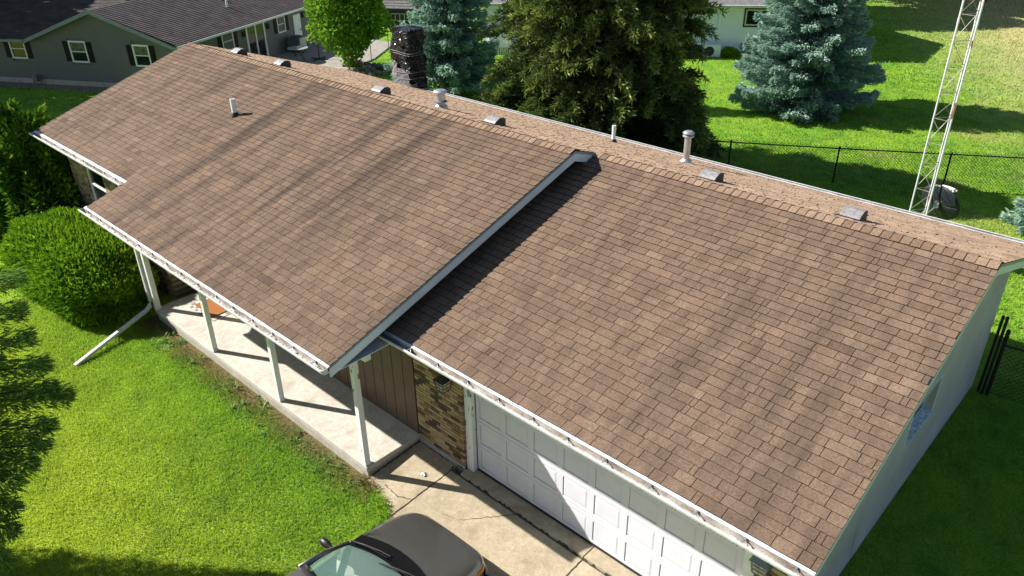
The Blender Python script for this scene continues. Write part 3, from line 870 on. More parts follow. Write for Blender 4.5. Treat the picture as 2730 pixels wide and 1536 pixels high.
# chimney wrapped in black plastic
M_TARP = simple('black_plastic', (.010, .010, .012), .20, var=.3, scale=3, spec=.5)
M_TARPG = simple('grey_tarp_highlight', (.20, .205, .225), .32, var=.25, scale=3)
def crumple(name, c, size, z0, z1, mat, parent, seed, amp=.05, n=(26, 34), shrink=.0, close=True):
    r = np.random.default_rng(seed)
    na, nz = n; V = []
    ph = r.uniform(0, 6.28, (6,)); fr = r.integers(2, 9, 6)
    for j in range(nz):
        f = j/(nz-1)
        for i in range(na):
            t = i/na*2*math.pi
            sq = (abs(math.cos(t))**8+abs(math.sin(t))**8)**(-1/8)
            k = 1-shrink*f
            w = sum(math.sin(fr[q]*t+ph[q]+(7+3*q)*f) for q in range(6))/6
            tie = -.05*sum(math.exp(-((f-u)/.02)**2) for u in (.10, .24, .33, .62))
            d = 1+amp*w*1.6+r.normal(0, amp*.30)+tie+.10*math.exp(-(f/.05)**2)
            zz = z0+(z1-z0)*f+r.normal(0, .012)
            V.append([c[0]+math.cos(t)*sq*size[0]/2*k*d, c[1]+math.sin(t)*sq*size[1]/2*k*d, zz])
    F = [(j*na+i, j*na+(i+1) % na, (j+1)*na+(i+1) % na, (j+1)*na+i) for j in range(nz-1) for i in range(na)]
    if close:
        V.append([c[0], c[1], z1+.05]); F += [((nz-1)*na+i, (nz-1)*na+(i+1) % na, len(V)-1) for i in range(na)]
    return MB().add(V, F).build(name, mat, parent)
CC = (-12.18, 9.12)
chim = MB().bx(CC[0]-.27, CC[0]+.27, CC[1]-.2, CC[1]+.2, -.3, 4.45).build('chimney', M_BRICKFAR, house)
tag(chim, label='chimney wrapped in black plastic sheeting and rope')
crumple('plastic_wrap', CC, (.92, .72), 2.60, 4.62, M_TARP, chim, 3, .10, (64, 70))
# loose grey tarp sheets, paled to paint in highlights too, tied round the lower half
def patch(t0, t1, f0, f1, seed, mat, off):
    r = np.random.default_rng(seed); a, b = 9, 7; P = np.zeros((a, b, 3))
    for i in range(a):
        for j in range(b):
            t = t0+(t1-t0)*i/(a-1)+r.normal(0, .03); f = f0+(f1-f0)*j/(b-1)+r.normal(0, .008)+.03*math.sin(3*t)
            sq = (abs(math.cos(t))**8+abs(math.sin(t))**8)**(-1/8)
            d = 1+off+r.uniform(-.03, .05)
            P[i, j] = (CC[0]+math.cos(t)*sq*.46*d, CC[1]+math.sin(t)*sq*.36*d, 2.66+1.96*f)
    o = MB().grid(P).build('tarp_sheet', mat, chim); s = o.modifiers.new('thick', 'SOLIDIFY'); s.thickness = .004
patch(3.2, 5.4, .08, .36, 1, M_TARPG, .06); patch(4.3, 5.9, .03, .20, 2, M_TARPG, .09); patch(2.6, 4.4, .26, .48, 3, M_TARPG, .07); patch(3.9, 5.3, .52, .70, 4, M_TARP, .07)
mb = MB()
for f in (.10, .24, .335, .62, .655):
    pts = []
    for i in range(25):
        t = i/24*2*math.pi; sq = (abs(math.cos(t))**8+abs(math.sin(t))**8)**(-1/8)
        pts.append((CC[0]+math.cos(t)*sq*.50, CC[1]+math.sin(t)*sq*.40, 2.66+1.96*f+.02*math.sin(2*t+f*9)))
    mb.tube(pts, .008, 5, 0)
mb.build('rope', simple('rope', (.25, .24, .21), .9), chim)

# ------------------------------------------------------------------ drive and walk
drive = thing('driveway', 'pale concrete driveway of cracked slabs before the garage door', 'driveway', (2, -4, -.3), kind='structure')
def zd(y): return -.035 if y > -.263 else (-.085-.073*(-.262-y) if y > -1.4 else -.165-.024*(-1.4-y))
def zw(y): return -.085-.065*(-.3-y)
def cslab(poly, zd=zd):
    mb = MB(); n = len(poly)
    top = [(x, y, zd(y)) for x, y in poly]
    mb.add(top+[(x, y, z-.12) for x, y, z in top], [list(range(n)), list(range(n, 2*n))[::-1]]+[(i, i+n, (i+1) % n+n, (i+1) % n) for i in range(n)])
    return mb.build('concrete_slab', M_DRIVE, drive, bevel=.006)
cslab([(-.16, -.262), (2.53, -.262), (2.53, .04), (-.16, .04)])
cslab([(2.548, -.262), (5.05, -.262), (5.05, .04), (2.548, .04)])
cslab([(-.37, -.285), (-.37, -1.4), (2.53, -1.4), (2.53, -.285)][::1])
cslab([(2.548, -1.4), (5.55, -1.4), (5.55, -.285), (2.548, -.285)])
cslab([(-.37, -4.2), (2.53, -4.2), (2.53, -1.4), (-.37, -1.4)]); cslab([(2.548, -4.2), (5.55, -4.2), (5.55, -1.4), (2.548, -1.4)])
cslab([(-.37, -9), (2.53, -9), (2.53, -4.215), (-.37, -4.215)]); cslab([(2.548, -9), (5.55, -9), (5.55, -4.215), (2.548, -4.215)])
cslab([(-.62, -1.58), (-.385, -1.64), (-.385, -.15), (-1.36, -.15), (-1.36, -1.36), (-1.05, -1.46)], zw)
M_CRACK = simple('crack_dirt', (.05, .042, .03), .95)
def crack(pts, w, seed):
    r = random.Random(seed); P = []
    for (a, b) in zip(pts[:-1], pts[1:]):
        a, b = np.array(a), np.array(b); n = max(2, int(np.linalg.norm(b-a)/.05))
        for i in range(n): P.append(a+(b-a)*i/n+np.array([r.uniform(-.012, .012), r.uniform(-.012, .012)]))
    P.append(np.array(pts[-1])); V = []; F = []
    for i, p in enumerate(P):
        t = P[min(i+1, len(P)-1)]-P[max(i-1, 0)]; t = t/np.linalg.norm(t); nrm = np.array([-t[1], t[0]])*w*r.uniform(.4, 1.3)
        for s in (-1, 1):
            q = p+s*nrm; V.append((q[0], q[1], (zw(q[1]) if q[0] < -.385 else zd(q[1]))+.004))
        if i: F.append((2*i-2, 2*i-1, 2*i+1, 2*i))
    MB().add(V, F).build('crack', M_CRACK, drive)
crack([(.55, -.95), (.85, -.62), (1.15, -.30)], .006, 1)
crack([(.2, -1.05), (.55, -.95)], .003, 2)
crack([(-1.0, -1.25), (-.62, -1.28), (-.42, -1.18)], .008, 3)
for (a, b) in (((-.37, -.274), (2.53, -.274)), ((2.54, -.274), (5.5, -.274)), ((-.378, -.2), (-.378, -1.6)), ((2.539, -.28), (2.539, -4.2))):
    crack([a, b], .010, 9)
crack([(-1.34, -.148), (-.2, -.148)], .014, 5); crack([(-1.352, -.16), (-1.352, -1.34)], .012, 6)
mb = MB(); r = random.Random(5)
for k in range(5):
    a = k*1.2; mb.add([(-.66+.07*math.cos(a), -.66+.05*math.sin(a), zd(-.66)+.006), (-.66+.06*math.cos(a+1), -.66+.06*math.sin(a+1), zd(-.66)+.03), (-.66+.02, -.66-.01, zd(-.66)+.05)], [(0, 1, 2)])
pp = mb.build('litter', M_WHITE); tag(pp, 'crumpled white paper scrap on the front walk', 'litter')
pp.modifiers.new('s', 'SOLIDIFY').thickness = .003

# doormat
mat_root = thing('doormat', 'orange coir doormat on a grey checked mat on the porch', 'doormat', (-8.3, -.55, HS))
m, nt, b = nodes('coir'); p = pos(nt); g = noise(nt, p, 60, 4, .8)
nt.links.new(ramp(nt, g, [(.3, (.20, .065, .014)), (.7, (.40, .15, .035))]), b.inputs['Base Color']); b.inputs['Roughness'].default_value = 1
bump(nt, b, g, .8, .01); M_COIR = m
m, nt, b = nodes('check_mat'); p = pos(nt); ck = N(nt, 'ShaderNodeTexChecker', Scale=9.0); nt.links.new(p, ck.inputs['Vector'])
ck.inputs[1].default_value = (.20, .20, .19, 1); ck.inputs[2].default_value = (.50, .48, .44, 1); nt.links.new(ck.outputs[0], b.inputs['Base Color']); b.inputs['Roughness'].default_value = 1
ra = rotz(.04)
MB().box((-8.45, -.42, HS+.005), (1.15, .62, .008), 0, ra).build('check_mat', m, mat_root)
MB().box((-8.45, -.38, HS+.019), (.85, .46, .020), 0, ra).build('coir_mat', M_COIR, mat_root, bevel=.006)

# ------------------------------------------------------------------ car
def car():
    gz = -.25
    ox, oy = 1.03, -1.50
    Rm = rotz(.03)
    root = thing('sedan_car', 'dark grey sedan parked on the driveway facing the garage door', 'car', (ox, oy-2.2, gz))
    def T(P):
        P = np.asarray(P, float); sh = P.shape; Q = P.reshape(-1, 3)@Rm.T+np.array([ox, oy, gz]); return Q.reshape(sh)
    m, nt, b = nodes('car_paint'); p = pos(nt)
    nt.links.new(ramp(nt, noise(nt, p, 300, 2), [(.3, (.125, .122, .120)), (.7, (.175, .171, .168))]), b.inputs['Base Color'])
    b.inputs['Metallic'].default_value = .7; b.inputs['Roughness'].default_value = .34; b.inputs['Coat Weight'].default_value = .8; b.inputs['Coat Roughness'].default_value = .08
    paint = m
    st = [(0.03, .30, .52), (0.0, .55, .60), (-.07, .70, .665), (-.18, .785, .715), (-.38, .835, .775), (-.7, .86, .845), (-1.05, .868, .905), (-1.3, .87, .935), (-2.0, .872, .945), (-2.9, .872, .95), (-3.6, .865, .955), (-3.95, .84, .94), (-4.25, .79, .88), (-4.40, .66, .72)]
    ys = np.array([s[0] for s in st]); yy = np.linspace(.03, -4.40, 60)
    hw = np.interp(-yy, -ys, [s[1] for s in st]); hh = np.interp(-yy, -ys, [s[2] for s in st])
    cs = [(-.90, None, .19), (-.985, None, .30), (-1, None, .45), (-1, .70, None), (-.985, .86, None), (-.94, .945, None), (-.84, .985, None), (-.60, 1.0, None), (-.30, 1.012, None), (0, 1.017, None)]
    cs = cs+[(-a, b_, c_) for a, b_, c_ in cs[-2::-1]]
    P = np.array([[(a*w, y, (c_ if c_ is not None else b_*h)) for a, b_, c_ in cs] for y, w, h in zip(yy, hw, hh)])
    mb = MB(); mb.grid(T(P)); n = len(cs)
    mb.F.append(list(range(n))); mb.M.append(0); mb.F.append(list(range(mb.n-n, mb.n))[::-1]); mb.M.append(0)
    body = mb.build('body', paint, root, smooth=True)
    def top(x, y):
        w = np.interp(-y, -ys, [s[1] for s in st]); h = np.interp(-y, -ys, [s[2] for s in st])
        return h*np.interp(abs(x)/w, [0, .3, .6, .84, .94, .985], [1.017, 1.012, 1.0, .985, .945, .86])
    # hood panel
    nx, ny = 25, 19; H = np.zeros((ny, nx, 3))
    for i in range(ny):
        for j in range(nx):
            u = -1+2*j/(nx-1); v = i/(ny-1)
            yf = -.085-.16*u**4-.05*u*u; yb = -.97-.17*u*u
            y = yf+(yb-yf)*v; half = np.interp(-y, [.05, .2, .5, 1.2], [.60, .66, .70, .735])
            x = u*half
            crease = .010*math.exp(-((abs(x)-(.30+.14*v))/.03)**2)*min(1, v*3)
            H[i, j] = (x, y, top(x, y)+.008+crease*.7-(.008 if j in (0, nx-1) or i in (0, ny-1) else 0))
    MB().grid(T(H)).build('hood', paint, root, smooth=True)
    # cowl
    pl = simple('black_plastic_trim', (.006, .006, .007), .9, spec=.05)
    Cg = np.array([[(u*.74, (-.955-.17*u*u)-d, .935+.012-dz) for u in np.linspace(-1, 1, 21)] for d, dz in ((-.015, .03), (.0, -.002), (.12, -.004), (.27, -.016))])
    MB().grid(T(Cg)).build('cowl', pl, root, smooth=False)
    for x0 in (-.10, .52):
        mb = MB(); pts = [(x0, -1.13, .975), (x0-.18, -1.17, .99), (x0-.42, -1.24, .995), (x0-.60, -1.30, .985)]
        mb.tube(T(np.array(pts)), .011, 6); w = mb.build('wiper', M_BLACK, root)
        mb = MB(); mb.tube(T(np.array([(x0-.0, -1.19, 1.005), (x0-.3, -1.24, 1.02), (x0-.62, -1.33, 1.01)])), .008, 5); mb.build('blade', M_BLACK, w)
    # greenhouse
    def ring(u): return u
    ws = np.array([[(u*(.74-.11*v), (-1.20-.15*u*u)-v*(1.02-.10*u*u), .945+.44*v-.07*v*v+.02*math.sin(v*3.1)-.03*u*u*v) for u in np.linspace(-1, 1, 17)] for v in np.linspace(0, 1, 9)])
    gm, nt, b = nodes('windscreen_glass')
    b.inputs['Base Color'].default_value = (.30, .52, .44, 1); b.inputs['Roughness'].default_value = .02; b.inputs['Alpha'].default_value = .30; b.inputs['Specular IOR Level'].default_value = .5
    MB().grid(T(ws)).build('windscreen', gm, root, smooth=True)
    rf = np.array([[(u*(.63-.03*abs(v-.4)), -2.22-.0*u-v*1.30+(.10*u*u*(1-v)), 1.318+.055*math.sin(math.pi*(.1+.8*v))-.055*u*u*u*u-.012) for u in np.linspace(-1, 1, 17)] for v in np.linspace(0, 1, 13)])
    r_ = MB().grid(T(rf)).build('roof_panel', paint, root, smooth=True); s = r_.modifiers.new('t', 'SOLIDIFY'); s.thickness = .03; s.offset = -1
    rw = np.array([[(u*(.62+.10*v), -3.50-.52*v+.12*u*u, 1.31-.37*v) for u in np.linspace(-1, 1, 13)] for v in np.linspace(0, 1, 6)])
    MB().grid(T(rw)).build('rear_window', M_GLASS, root, smooth=True)
    for s in (-1, 1):
        sg = np.array([[(s*(.80-.17*v), (-1.55-(.62*v))+t*(-2.25+.95*v), .94+.36*v) for t in np.linspace(0, 1, 9)] for v in np.linspace(0, 1, 6)])
        MB().grid(T(sg)).build('side_window', M_GLASS, root, smooth=True)
        mb = MB(); mb.tube(T(np.array([(s*.775, -1.34, .93), (s*.72, -1.78, 1.14), (s*.625, -2.22, 1.30)])), .035, 8); mb.build('windscreen_pillar', paint, root, smooth=True)
        mb = MB(); mb.tube(T(np.array([(s*.66, -3.45, 1.29), (s*.74, -3.8, 1.12), (s*.80, -4.0, .94)])), .05, 8); mb.build('rear_pillar', paint, root, smooth=True)
        mb = MB(); mb.tube(T(np.array([(s*.64, -2.75, 1.30), (s*.81, -2.78, .94)])), .03, 8); mb.build('door_pillar', M_BLACK, root)
        # mirror
        th_ = np.linspace(0, 2*math.pi, 13)[:-1]
        mp = [[(s*(.80+.28*f), -1.58+.06*math.cos(t)*k, .985+.065*math.sin(t)*k) for t in th_] for f, k in ((0, .35), (.32, .62), (.42, .85), (.65, 1.0), (.88, .9), (1, .4))]
        q = np.array(mp); mb = MB(); mb.grid(T(np.concatenate([q, q[:, :1]], 1))); mb.build('mirror', M_BLACK, root, smooth=True)
        # lamps
        hl = np.array([[(s*(.42+.33*u), -.005-.13*u*u-.10*v, .50+.03*u+.12*v) for u in np.linspace(0, 1, 7)] for v in np.linspace(0, 1, 4)])
        hl[:, :, 1] += .022
        o = MB().grid(T(hl)).build('headlight', simple('headlight_lens%d' % s, (.55, .57, .58), .1), root, smooth=True)
        am = np.array([[(s*(float(np.interp(.12+.22*u, -ys, [q[1] for q in st]))*.99), -.12-.22*u, .53+.07*v+.04*u) for u in np.linspace(0, 1, 5)] for v in np.linspace(0, 1, 3)]); am[:, :, 0] += s*.006
        MB().grid(T(am)).build('side_marker', simple('amber_lens%d' % s, (.75, .20, .02), .25), root, smooth=True)
        for yw in (-.78, -3.38):
            mb = MB(); t = np.arange(24)/24*2*math.pi
            prof = [(.19, .10), (.28, .11), (.31, .09), (.315, 0), (.31, -.09), (.28, -.11), (.19, -.10)]
            V = np.array([[(s*(.775)+xx, yw+r*math.cos(a), .315+r*math.sin(a)) for a in t] for r, xx in prof])
            mb.grid(T(np.concatenate([V, V[:, :1]], 1))); wl = mb.build('wheel', M_SEAL, root, smooth=True)
            mb = MB(); V = np.array([[(s*(.775+.085+xx), yw+r*math.cos(a), .315+r*math.sin(a)) for a in t] for r, xx in ((.2, .02), (.17, -.005), (.06, .012), (.005, .014))])
            mb.grid(T(np.concatenate([V, V[:, :1]], 1))); mb.build('rim', M_GALV, wl)
    # bumper
    bp = np.array([[(u*.835, .045-.11*u*u-.10*u**6+o, z) for u in np.linspace(-1, 1, 25)] for z, o in ((.22, -.03), (.26, .0), (.40, .02), (.47, .015), (.49, -.03))])
    MB().grid(T(bp)).build('bumper', paint, root, smooth=True)
    # interior
    dm, nt, b = nodes('dashboard_vinyl'); b.inputs['Base Color'].default_value = (.33, .36, .31, 1); b.inputs['Roughness'].default_value = .8
    ds = np.array([[(u*.70, -1.30-.13*u*u-.52*v, .925+.03*math.sin(v*2.2)-.02*u*u) for u in np.linspace(-1, 1, 15)] for v in np.linspace(0, 1, 7)]+[[(u*.70, -1.85-.13*u*u, .70) for u in np.linspace(-1, 1, 15)]])
    d = MB().grid(T(ds)).build('dashboard', dm, root, smooth=True)
    mb = MB()
    for k in range(14):
        mb.box(T(np.array([(.05+.042*k, -1.385-.0*k, .943)]))[0], (.028, .075, .006), 0, Rm)
    mb.build('defroster_grille', M_BLACK, d)
    for s in (-.36, .36):
        mb = MB(); mb.box(T(np.array([(s, -2.75, .80)]))[0], (.48, .16, .72), 0, Rm); mb.box(T(np.array([(s, -2.45, .50)]))[0], (.48, .5, .16), 0, Rm); mb.build('seat', simple('seat_cloth%d' % int(s*100), (.06, .06, .065), .9), root, bevel=.05)
    mb = MB(); mb.box(T(np.array([(0, -2.4, .32)]))[0], (1.5, 2.6, .06), 0, Rm); mb.build('cabin_floor', M_SEAL, root)
    mb = MB(); a = np.arange(21)/20*2*math.pi; mb.tube(T(np.array([(-.36+.185*math.cos(t), -1.98+.05*math.sin(t), .90+.17*math.sin(t)) for t in a])), .014, 6, cap=False); mb.build('steering_wheel', M_BLACK, root)
car()

# ------------------------------------------------------------------ foliage kit
def spray_mesh(name, P, D, L, Wd, rnd, mat, cross=True, S=None):
    """P base, D direction (unit), leaf-shaped quads"""
    n = len(P); D = D/np.linalg.norm(D, axis=1)[:, None]
    if S is None: S = RNG.normal(size=(n, 3))
    S = np.cross(D, S); S /= np.linalg.norm(S, axis=1)[:, None]+1e-9
    L = L[:, None]; Wd = Wd[:, None]
    quads = [S]+([np.cross(D, S)] if cross else [])
    Vs = []
    for s in quads:
        Vs.append(np.stack([P, P+D*L*.45+s*Wd*.5, P+D*L, P+D*L*.45-s*Wd*.5], 1).reshape(-1, 3))
    V = np.vstack(Vs); F = np.arange(len(V)).reshape(-1, 4)
    return np_mesh(name, V, F, mat, attrs={'rnd': np.tile(rnd, len(quads))})

def crown_obj(name, me, parent):
    co = np.zeros(len(me.vertices)*3, np.float32); me.vertices.foreach_get('co', co)
    co = co.reshape(-1, 3)-base(parent).astype(np.float32); me.vertices.foreach_set('co', co.ravel()); me.update()
    return tag(put(name, me, parent), kind='stuff')

def spruce(label, bx, by, H, rad, mat, seed, dens=1.0, tw=(.16, .05), z0=.35, levels=None, droop=.18, group=None, special=None, gz=None, pad=.34):
    rg = np.random.default_rng(seed)
    gz = float(zt(bx, by)) if gz is None else gz
    root = thing('spruce_tree', label, 'tree', (bx, by, gz), group)
    mb = MB(); mb.tube([(bx, by, gz-.1), (bx+.03, by, gz+H*.5), (bx, by, gz+H)], [.04*H**.75, .022*H**.75, .01], 9); mb.build('trunk', M_BARK, root)
    PP, DD, LL, RR = [], [], [], []
    bm_ = MB()
    z = z0; br = []
    while z < H-.15:
        R = rad(z)
        nb = int(max(5, 7+R*2.0))
        a0 = rg.uniform(0, 6.28)
        for k in range(nb):
            br.append((z+rg.uniform(-.17, .17), a0+k*6.283/nb+rg.uniform(-.22, .22), R*rg.uniform(.72, 1.12)))
        z += (.30+.10*rg.random())*(.75 if H < 5 else 1)*(.75+.25*min(1, R/2))
    for tip in (special or []):
        v = np.array(tip)-np.array([bx, by, 0]); hz = math.hypot(v[0], v[1])
        br.append((v[2]-gz+.05*hz, math.atan2(v[1], v[0]), hz))
    for (zb_, az, L) in br:
        d = np.array([math.cos(az), math.sin(az), 0]); s = np.array([-d[1], d[0], 0])
        dr = droop*rg.uniform(.5, 1.4)
        def path(t): return np.array([bx, by, gz+zb_])+np.outer(t*L, d)+np.outer((-dr*t+dr*.95*t**2.4)*L, (0, 0, 1))
        ts = np.linspace(0, 1, 5); bm_.tube(path(ts), np.linspace(.012+.008*L, .005, 5), 4, cap=False)
        n = int((26+115*L*(.5+.35*L))*dens)
        t = np.clip(1-rg.random(n)**1.35*.92, .05, 1.0)
        hwid = (pad*L*(1-t)**.8+.07)
        u = rg.uniform(-1, 1, n); lat = u*hwid
        p = path(t)+np.outer(lat, s); p[:, 2] += rg.normal(0, .065, n)-.22*np.abs(lat)
        sg = np.sign(u)
        dd = d*(.75)+np.outer(sg*rg.uniform(.2, 1.0, n)*(1-t*.5), s); dd[:, 2] += rg.uniform(-.40, .45, n)
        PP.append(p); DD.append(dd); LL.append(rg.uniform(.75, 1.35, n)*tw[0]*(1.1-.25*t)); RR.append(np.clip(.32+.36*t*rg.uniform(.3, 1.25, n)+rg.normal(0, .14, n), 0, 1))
    # leader
    n = int(40*dens); t = rg.random(n); p = np.stack([np.full(n, bx), np.full(n, by), gz+H-.6+.6*t], 1); a = rg.uniform(0, 6.28, n)
    PP.append(p); DD.append(np.stack([np.cos(a)*.6, np.sin(a)*.6, np.full(n, .8)], 1)); LL.append(np.full(n, tw[0])); RR.append(rg.random(n))
    P = np.vstack(PP); D = np.vstack(DD); Ln = np.concatenate(LL); R_ = np.concatenate(RR)
    tag(bm_.build('branches', M_BARK, root), kind='stuff')
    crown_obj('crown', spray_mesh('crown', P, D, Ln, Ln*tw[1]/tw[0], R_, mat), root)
    return root

def blob(label, name, cat, c, size, n, mat, seed, leaf=(.12, .05), up=.25, rough=.18, trunk=True, power=2.0, inner=.35, group=None, cone=0.0, gz=None, freq=3.0, shell=.12):
    """dense shrub / crown: leaves spread through the outer volume of a lumpy ellipsoid"""
    rg = np.random.default_rng(seed)
    c = np.array(c, float); size = np.array(size, float)
    gz = float(zt(c[0], c[1])) if gz is None else gz
    root = thing(name, label, cat, (c[0], c[1], gz), group)
    v = rg.normal(size=(n, 3)); v /= np.linalg.norm(v, axis=1)[:, None]
    k = (np.abs(v)**power).sum(1)**(-1/power); v0 = v*k[:, None]
    ph = rg.uniform(0, 6.28, (8, 3)); fr = rg.normal(0, freq, (8, 3))
    lump = sum(np.sin(v@fr[i]*1.0+ph[i, 0]) for i in range(8))/8
    rr = 1+rough*lump*1.8
    depth = np.where(rg.random(n) < inner, rg.random(n)**.5*.9, 1-np.abs(rg.normal(0, shell, n)))
    p = v0*(rr*depth)[:, None]
    if cone: 
        tz = (p[:, 2]+1)/2; sc = 1-cone*np.clip(tz, 0, 1); p[:, :2] *= sc[:, None]
    p = c+p*size
    keep = p[:, 2] > gz+.02
    p, vv, lump = p[keep], v[keep], lump[keep]
    m_ = len(p)
    D = vv/size; D /= np.linalg.norm(D, axis=1)[:, None]
    D = D*.8+rg.normal(0, .5, (m_, 3)); D[:, 2] += up
    L = rg.uniform(.7, 1.3, m_)*leaf[0]
    rnd = np.clip(rg.normal(.5, .22, m_)+lump*.25, 0, 1)
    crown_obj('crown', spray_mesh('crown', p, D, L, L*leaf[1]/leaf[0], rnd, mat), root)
    if trunk:
        mb = MB(); h = c[2]-gz
        mb.tube([(c[0], c[1], gz-.05), (c[0]+.02, c[1], gz+h*.6), (c[0], c[1], c[2]+size[2]*.5)], [.05+.018*size[2], .04+.012*size[2], .015], 8)
        for i in range(7):
            a = i*.9+seed; e = c+np.array([math.cos(a)*size[0]*.6, math.sin(a)*size[1]*.6, size[2]*rg.uniform(-.2, .6)])
            mb.tube([(c[0], c[1], gz+h*.55+.05*i), (c[0]+.5*(e[0]-c[0]), c[1]+.5*(e[1]-c[1]), (gz+h*.6+e[2])/2+.1), tuple(e)], [.03+.006*size[2], .02, .008], 5)
        mb.build('trunk', M_BARK, root)
    return root

def juniper(label, bx, by, H, R0, seed, nb=300):
    rg = np.random.default_rng(seed); gz = float(zt(bx, by))
    root = thing('juniper_tree', label, 'tree', (bx, by, gz))
    mb = MB(); mb.tube([(bx, by, gz-.1), (bx+.1, by, gz+H*.5), (bx, by, gz+H*.95)], [.34, .2, .03], 10); mb.build('trunk', M_BARK, root)
    PP, DD, LL, RR = [], [], [], []; bm_ = MB()
    for i in range(nb):
        z = gz+.5+(H-.9)*((i+rg.random())/nb)**1.12
        f = (z-gz)/H
        az = rg.uniform(0, 6.283)
        R = R0*(1.05-.30*f) if f < .5 else R0*.90*(1-((f-.5)/.5)**1.5)
        R = max(.4, R)*(1+.13*math.sin(3*az+f*9)+.10*math.sin(5*az-f*17))*rg.uniform(.72, 1.12)
        d = np.array([math.cos(az), math.sin(az), 0]); s = np.array([-d[1], d[0], 0])
        rise = rg.uniform(.10, .40)
        def path(t): return np.array([bx, by, z-rise*.5*R])+np.outer(t*R, d)+np.outer((rise*t-.22*t**3)*R, (0, 0, 1))
        ts = np.linspace(0, 1, 5); bm_.tube(path(ts), np.linspace(.03, .008, 5), 4, cap=False)
        n = int(95+60*R)
        # plumes: drooping side shoots
        npl = int(5+3.2*R)
        tp = 1-rg.random(npl)**1.5*.75
        for t0 in tp:
            o = path(np.array([t0]))[0]+s*rg.normal(0, .22*R*(1.15-t0)+.05)+np.array([0, 0, rg.normal(0, .12)])
            pl = rg.uniform(.35, .85); pt_ = rg.normal(.22, .16); da = d*rg.uniform(.4, 1)+s*rg.normal(0, .6); da /= np.linalg.norm(da)
            m_ = int(46+44*pl); tt = rg.random(m_)
            q = o+np.outer(tt*pl, da)+np.outer(.30*pl*tt-.55*pl*tt**2.2, (0, 0, 1))+rg.normal(0, .065, (m_, 3))*(1.25-tt)[:, None]
            dd = da*.7+rg.normal(0, .55, (m_, 3)); dd[:, 2] -= tt*.5-.25
            PP.append(q); DD.append(dd); LL.append(rg.uniform(.13, .28, m_)); RR.append(np.clip(pt_+.50*tt*t0+rg.normal(0, .15, m_), 0, 1))
    P = np.vstack(PP); keep = P[:, 2] > gz+.05
    P = P[keep]; D = np.vstack(DD)[keep]; L = np.concatenate(LL)[keep]; R_ = np.concatenate(RR)[keep]
    tag(bm_.build('branches', M_BARK, root), kind='stuff')
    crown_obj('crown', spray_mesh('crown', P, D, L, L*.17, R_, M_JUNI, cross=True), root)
    return root

# trees behind the house
juniper('huge dark green juniper with drooping sprays behind the rear gutter', -7.95, 13.6, 9.3, 3.15, 21, 330)
spruce('broad silvery blue spruce standing alone on the back lawn', -6.0, 25.2, 10.5, lambda z: max(.15, 3.15*(1-z/11.0)**.92*min(1, .72+z*.35)), M_SPRUCE, 31, 1.5, (.19, .055), .30)
spruce('tall blue spruce with open lower trunk beside the wrapped chimney', -18.9, 16.9, 10.5, lambda z: max(.15, 2.85*(1-z/11.0)**.9), M_SPRUCE, 32, 1.1, (.18, .055), .9)
spruce('small pale spruce beside the chain link fence near the dish', 5.15, 18.3, 3.4, lambda z: max(.12, 1.55*(1-z/3.5)**.9), M_SPRUCE, 33, 1.2, (.17, .055), .15)
spruce('dark green spruce at the lawn edge reaching towards the car', -6.7, -8.3, 6.4, lambda z: max(.12, 1.5*(1-z/7.4)**.85), M_SPRUCE2, 34, 1.7, (.13, .020), .4, droop=.12, pad=.20,
       special=[(-4.15, -4.76, 4.0), (-4.0, -4.9, 3.55), (-3.85, -4.95, 3.2), (-3.57, -4.94, 2.82), (-3.4, -5.0, 2.55), (-3.29, -4.86, 2.38), (-3.2, -5.2, 2.1), (-3.08, -5.37, 1.93), (-3.0, -5.6, 1.75), (-2.94, -5.84, 1.65), (-2.8, -6.0, 1.4), (-2.61, -6.13, 1.18), (-2.42, -6.36, .93), (-4.4, -5.1, 3.9), (-3.9, -5.4, 3.0), (-3.6, -5.7, 2.5), (-3.4, -6.0, 2.0), (-3.2, -6.3, 1.5)])
blob('round young maple with bright leaves beside the patio', 'maple_tree', 'tree', (-26.5, 17.1, 2.75), (1.95, 1.9, 2.5), 11000, M_MAPLE, 41, (.17, .12), .05, .26, True, 2.0, .35, freq=4.5, shell=.2)
# shrubs in front
blob('clipped rounded bright green yew hedge beside the porch', 'yew_hedge', 'hedge', (-12.45, -1.85, .36), (2.5, 1.12, .92), 56000, M_YEW, 51, (.15, .042), .42, .11, True, 3.3, .15, freq=5.5, shell=.09)
blob('tall dark pyramidal yew at the house corner', 'yew_shrub', 'shrub', (-16.6, -1.15, 1.35), (1.75, 1.7, 1.75), 46000, M_YEWD, 52, (.20, .070), .40, .48, True, 2.2, .2, cone=.62, freq=6.5, shell=.16)
blob('low dark green weed clump at the foot of the hedge', 'weed_clump', 'plant', (-14.2, -3.05, -.12), (.25, .25, .25), 900, M_YEWD, 53, (.10, .05), .4, .2, False)
